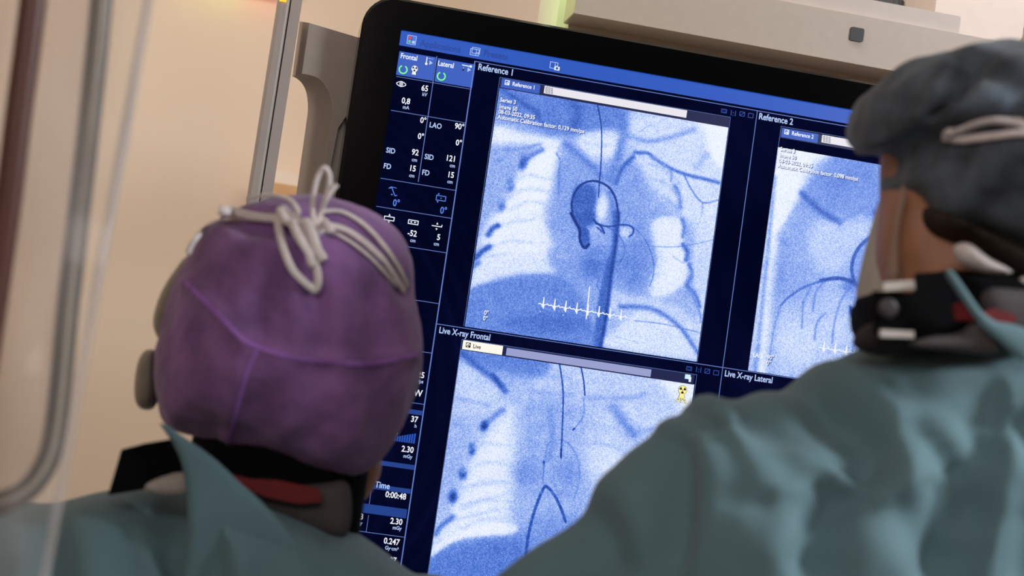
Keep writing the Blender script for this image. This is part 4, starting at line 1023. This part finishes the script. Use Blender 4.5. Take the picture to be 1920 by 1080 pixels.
# ---- second person: blue-grey cap
ZB = 1.45; YB2 = (CAM + ray(1800, 500)[1] * ZB)[1]
hB = at(1850, 330, YB2)
shL = at(1345, 925, YB2); shR = at(2330, 930, YB2)
elL = at(1010, 1230, YB2 + .02); wrL = elL + np.array([.19, .13, .0])
elR = np.array([shR[0] + .03, YB2 + .08, shR[2] - .27]); wrR = elR + np.array([-.06, .2, -.02])
armsB = [(np.array(shL), elL, wrL, -1), (np.array(shR), elR, wrR, 1)]
cfgB = dict(Y=YB2, x=at(1870, 900, YB2)[0], label='person in blue-grey bouffant cap, black neck collar and green gown, facing the monitor', yo=0,
    shoulder=[(1130, 1290), (1160, 1040), (1225, 850), (1264, 802), (1286, 768), (1304, 752), (1332, 746), (1354, 752), (1376, 766), (1402, 748), (1440, 726), (1500, 703), (1560, 686), (1620, 658), (1680, 638), (1740, 622), (1800, 604), (1860, 596), (1930, 598), (2000, 620), (2080, 670), (2170, 720), (2270, 770), (2350, 840), (2400, 930), (2420, 1050)],
    k=.02, hem=(at(1870, 900, YB2)[0] - .21, at(1870, 900, YB2)[0] + .26), arms=armsB, half=.13, R=.10, ra=.066,
    head=hB + np.array([.0, .035, .012]), hr=(.070, .078, .088), neck=(at(1790, 470, YB2 + .02), at(1850, 640, YB2)),
    face=[(at(1765, 430, YB2 + .05), (.036, .05, .055)), (at(1702, 420, YB2 - .01), (.010, .016, .026)), (at(1735, 500, YB2 + .04), (.026, .05, .03))],
    panels=[([(1858, 640), (1900, 622), (1960, 622), (2040, 650), (2160, 720), (2160, 1700), (1740, 1700), (1780, 1200), (1806, 1040), (1842, 874), (1860, 760)], .146, .045)],
    folds=[([(1545, 690), (1592, 737), (1622, 785), (1634, 825), (1624, 870), (1606, 910)], .042, .012, .024), ([(1680, 776), (1744, 845), (1783, 913), (1812, 995)], .016, .010, .012), ([(1862, 700), (1856, 770), (1836, 880), (1800, 1045), (1780, 1200)], .030, .004, .010),
           ([(1872, 765), (1910, 820), (1960, 890)], .010, .012, .010), ([(1840, 805), (1780, 862), (1760, 885)], .012, .010, .006), ([(1312, 800), (1306, 880), (1290, 980), (1266, 1100)], .012, .007, .012), ([(1352, 748), (1362, 772), (1372, 800)], .012, .007, .012),
           ([(1098, 930), (1140, 960), (1172, 1020), (1186, 1110)], .040, .012, .016), ([(1395, 915), (1440, 938), (1490, 926), (1525, 895), (1550, 868)], .016, .012, .010), ([(1625, 915), (1560, 948), (1505, 995), (1478, 1080)], .012, .022, .012),
           ([(1545, 880), (1520, 980), (1490, 1100)], .010, .016, .008), ([(1735, 885), (1738, 980), (1716, 1100)], .012, .010, .009), ([(1640, 930), (1700, 1000), (1760, 1090)], .014, .02, .009), ([(1380, 800), (1386, 890), (1380, 960)], .014, .01, .005), ([(1915, 950), (1890, 1100)], .016, .012, .007), ([(1700, 700), (1760, 760), (1840, 800)], .02, .014, .006), ([(1440, 760), (1470, 840), (1480, 900)], .02, .012, .006)])
pB, gB, bB = person(cfgB)
capB_px = [(1676, 312), (1640, 296), (1618, 262), (1611, 220), (1622, 186), (1650, 160), (1684, 132), (1724, 110), (1782, 94), (1850, 84), (1920, 84), (1990, 100), (2050, 142), (2090, 215), (2100, 310), (2080, 410), (2030, 490), (1970, 536), (1915, 546), (1872, 510), (1828, 478), (1788, 452), (1738, 426), (1700, 392), (1680, 352)]
def capB_post(P, N):
    X, Z = P[:, 0], P[:, 2]; dsp = .005 * vnoise(P * np.array([1, 1, .6]), 22, 2) + .0028 * vnoise(P, 48, 4)
    for pts, w, dep in (([(1722, 284), (1750, 274), (1790, 264), (1850, 258), (1940, 258)], .010, .015), ([(1672, 306), (1700, 294), (1722, 284)], .008, .007), ([(1728, 232), (1746, 192), (1773, 150), (1812, 112)], .006, .017), ([(1690, 180), (1720, 200)], .010, .006),
                        ([(1760, 420), (1770, 350), (1800, 300)], .010, .005), ([(1850, 480), (1850, 400), (1870, 330)], .012, .005), ([(1850, 230), (1830, 160)], .012, .005), ([(1700, 240), (1660, 230)], .014, .005)):
        Qp = np.array([at(x, y, YB2 - .07)[[0, 2]] for x, y in smooth(pts, 4)]); d = seg_dist(X, Z, Qp); dsp -= dep * np.exp(-(d / w) ** 2)
    return P + N * dsp[:, None]
capB = cloth_solid('bouffant_cap', capB_px, YB2, .132, .068, CAPB, pB, h=.0045, it=5, post=capB_post)
tB = bvh(capB); mk = dict(m=TIE, parent=pB, scale_z=ZB - .1)
cord('mask_tie', tB, [(1778, 246), (1800, 236), (1835, 222), (1870, 217), (1905, 226), (1940, 244), (1990, 262)], 20, lift=.004, fallback=YB2 - .09, **mk)
cord('mask_tie', tB, [(1778, 253), (1805, 260), (1850, 261), (1900, 258), (1940, 259), (1990, 268)], 18, lift=.004, fallback=YB2 - .09, **mk)
cord('mask_tie', tB, [(1786, 236), (1782, 247), (1784, 258)], 26, lift=.004, fallback=YB2 - .09, **mk)
# lower mask tie gathered under the cap
cloth_solid('mask_tie', [(1788, 462), (1806, 452), (1826, 462), (1850, 482), (1885, 500), (1900, 512), (1870, 517), (1825, 508), (1796, 490)], YB2 - .075, .018, .02, TIE, pB, h=.0035)
cloth_solid('mask_tie', [(1906, 525), (1922, 516), (1940, 524), (1940, 548), (1920, 550), (1908, 540)], YB2 - .085, .012, .016, TIE, pB, h=.0035)
# face mask edge, hair
maskB = cloth_solid('face_mask', [(1688, 330), (1672, 348), (1655, 395), (1643, 440), (1630, 490), (1619, 555), (1626, 572), (1645, 560), (1664, 520), (1678, 460), (1690, 400), (1698, 350)], YB2 + .05, .045, .016, MASKM, pB, h=.0035)
cloth_solid('face_mask_fold', [(1690, 345), (1676, 400), (1668, 460), (1660, 530), (1690, 530), (1686, 470), (1692, 410), (1702, 360)], YB2 - .03, .012, .02, mat('mask_inner', (158, 126, 112), .8, var=.04), pB, h=.0035)
cloth_solid('hair_and_shade', [(1704, 385), (1750, 405), (1800, 430), (1880, 460), (1950, 500), (1960, 580), (1880, 585), (1825, 545), (1792, 505), (1762, 474), (1722, 456), (1698, 425)], YB2 + .0, .095, .03, HAIR_SHADE, pB, h=.006)  # dark hair under the cap, widened to stand in for shade on the ear
# standing neck collar with closures
nkB = at(1830, 580, YB2)
colB = cloth_solid('thyroid_collar', [(1634, 552), (1640, 545), (1712, 552), (1718, 514), (1790, 508), (1850, 512), (1960, 520), (2010, 560), (2010, 640), (1900, 668), (1780, 660), (1640, 640), (1634, 620)], YB2 - .01, .088, .02, COLLAR, pB, h=.005, it=2)
patch('collar_flap', [(1638, 546), (1714, 549), (1718, 512), (1792, 508), (1800, 640), (1714, 640), (1640, 626)], YB2 - .098, .003, COLLAR, pB)
cloth_solid('lead_apron_shoulder', [(1604, 652), (1606, 630), (1630, 606), (1670, 604), (1720, 620), (1725, 660), (1650, 668)], YB2 - .06, .03, .02, mat('brown_black_cloth', (40, 32, 34), .8), pB, h=.004)
for px_ in ([(1655, 529), (1712, 526), (1714, 543), (1655, 546)], [(1650, 618), (1712, 621), (1712, 634), (1650, 632)]):
    patch('closure_strip', px_, YB2 - .104, .002, WSTRIP, colB)
q = at(1664, 578, YB2 - .102); mb = MB(); mb.tube([q, q + np.array([0, -.003, 0]), q + np.array([0, -.0045, 0])], [.0075, .007, .004], 16, [np.array([1., 0, 0])] * 3); mb.build('snap_button', mat('dull_snap', (62, 54, 58), .5), colB)
cloth_solid('apron_collar', [(1840, 545), (1900, 540), (1970, 560), (1980, 640), (1900, 640), (1850, 600)], YB2 - .100, .010, .008, VEST, pB, h=.004)
patch('collar_label', [(1786, 572), (1800, 566), (1830, 590), (1860, 578), (1900, 590), (1905, 605), (1880, 606), (1830, 602), (1790, 600)], YB2 - .114, .002, RED, colB)
cloth_solid('apron_edge', [(1690, 650), (1740, 630), (1800, 622), (1826, 596), (1850, 620), (1872, 650), (1868, 668), (1780, 660)], YB2 - .108, .010, .008, VEST, pB, h=.004)
tgb = bvh(gB)
path = smooth([(1776, 508), (1792, 530), (1812, 560), (1834, 590), (1858, 612), (1890, 628), (1930, 650)], 6)
D3 = [at(x, y, YB2 - .118 - .004 * i / len(path)) for i, (x, y) in enumerate(path)]
wB = np.interp(np.linspace(0, 1, len(D3)), [0, .1, .5, .7, .85, 1], [10, 15, 17, 26, 44, 60]) / F_PX * ZB / 2
mb = MB(); mb.tube(D3, [(w, .0035) for w in wB], 12, [np.array([-.1, -1, .1])] * len(D3)); mb.build('gown_tie', GOWN, gB, True)

# ------------------------------------------------------------------ clear shield at the left, nearest the camera
YS = (CAM + ray(120, 500)[1] * 1.22)[1]
sh = empty('radiation_shield', (at(60, 500, YS)[0], YS, ZC), 'clear plastic-draped shield with a dark rounded edge hanging at the far left', 'shield')
path = smooth([(250, -420), (215, -160), (195, -40), (180, 110), (163, 270), (143, 440), (127, 580), (114, 720), (103, 810), (90, 862), (64, 905), (30, 932), (-20, 950), (-120, 985), (-400, 1040)], 6)
E3 = np.array([at(x, y, YS) for x, y in path])
mb = MB(); mb.tube(E3, [(.0075, .006)] * len(E3), 12); mb.build('rubber_edge', RUBBER, sh, True)
mb = MB(); mb.tube(E3 + np.array([.001, -.006, .001]), [(.0016, .0012)] * len(E3), 8); mb.build('edge_bead', mat('pale_bead', (176, 164, 150), .25), sh, True)
def clear(name, tint, milk, rough, coat=.04):
    m, nt, b = new_mat(name); out = nt.nodes['Material Output']
    tr = nt.nodes.new('ShaderNodeBsdfTransparent'); tr.inputs[0].default_value = (*tint, 1)
    df = nt.nodes.new('ShaderNodeBsdfPrincipled'); df.inputs['Base Color'].default_value = (.78, .74, .74, 1); df.inputs['Roughness'].default_value = rough
    tc = nt.nodes.new('ShaderNodeTexCoord'); mp_ = nt.nodes.new('ShaderNodeMapping'); mp_.inputs['Scale'].default_value = (22, 22, 3)
    n = nt.nodes.new('ShaderNodeTexNoise'); n.inputs['Scale'].default_value = 1.0; nt.links.new(tc.outputs['Object'], mp_.inputs[0]); nt.links.new(mp_.outputs[0], n.inputs['Vector'])
    mr = nt.nodes.new('ShaderNodeMapRange'); mr.inputs[1].default_value = .4; mr.inputs[2].default_value = .75; mr.inputs[3].default_value = milk * .5; mr.inputs[4].default_value = milk * 1.6
    nt.links.new(n.outputs['Fac'], mr.inputs[0])
    mx = nt.nodes.new('ShaderNodeMixShader'); nt.links.new(mr.outputs[0], mx.inputs[0]); nt.links.new(tr.outputs[0], mx.inputs[1]); nt.links.new(df.outputs[0], mx.inputs[2])
    nt.links.new(mx.outputs[0], out.inputs[0]); return m
PANEL = clear('clear_panel', (.93, .91, .90), .10, .15); FILM = clear('plastic_film', (.97, .965, .96), .22, .12)
# panel inside the edge
ip = [tuple(p_[[0, 2]]) for p_ in E3]; top = max(p_[1] for p_ in ip)
ring = ip + [(ip[-1][0], top)]
v = [(x, YS + .003, z) for x, z in ring] + [(x, YS + .009, z) for x, z in ring]; n_ = len(ring)
mesh('clear_panel', v, [tuple(range(n_)), tuple(range(2 * n_ - 1, n_ - 1, -1))] + [(i, i + n_, (i + 1) % n_ + n_, (i + 1) % n_) for i in range(n_)], PANEL, sh)
# wrinkled film hanging over it, its free edge right of the frame
nx_, nz_ = 60, 90; V_ = []
tops = [at(-300, -260, YS), at(330, -260, YS)]; bots = [at(-420, 1180, YS), at(70, 1180, YS)]
for j in range(nz_ + 1):
    for i in range(nx_ + 1):
        s_, t_ = i / nx_, j / nz_
        a_ = tops[0] + (tops[1] - tops[0]) * s_; c_ = bots[0] + (bots[1] - bots[0]) * s_; V_.append(a_ + (c_ - a_) * t_)
V_ = np.array(V_); V_[:, 1] = YS - .022 + .006 * np.sin(V_[:, 0] * 70 + V_[:, 2] * 9) + .008 * vnoise(V_ * np.array([1, 0, .25]), 26, 3) + .003 * vnoise(V_ * np.array([1, 0, .4]), 60, 6)
i_ = np.arange(len(V_)).reshape(nz_ + 1, nx_ + 1); Qf = np.stack([i_[:-1, :-1], i_[1:, :-1], i_[1:, 1:], i_[:-1, 1:]], -1).reshape(-1, 4)
quadmesh('plastic_film', V_, Qf, FILM, sh)
mb = MB(); ed = V_.reshape(nz_ + 1, nx_ + 1, 3)[:, -1]; mb.tube(ed, [(.0035, .0012)] * len(ed), 8); mb.build('film_hem', clear('film_hem', (.95, .94, .95), .45, .15), sh, True)
mb = MB(); rod = [at(90, -260, YS - .05), at(62, 0, YS - .05), at(34, 220, YS - .05), at(8, 430, YS - .05), at(-60, 900, YS - .05)]
mb.tube(smooth(rod, 5), [(.0085, .0085)] * (len(smooth(rod, 5))), 14); mb.build('support_rod', BROWN, sh, True)
q = at(90, -260, YS - .05); mb = MB(); mb.tube([q, (q[0], q[1], ZC)], .0085, 14, [np.array([1., 0, 0])] * 2); mb.build('ceiling_arm', GREYM, sh, True)
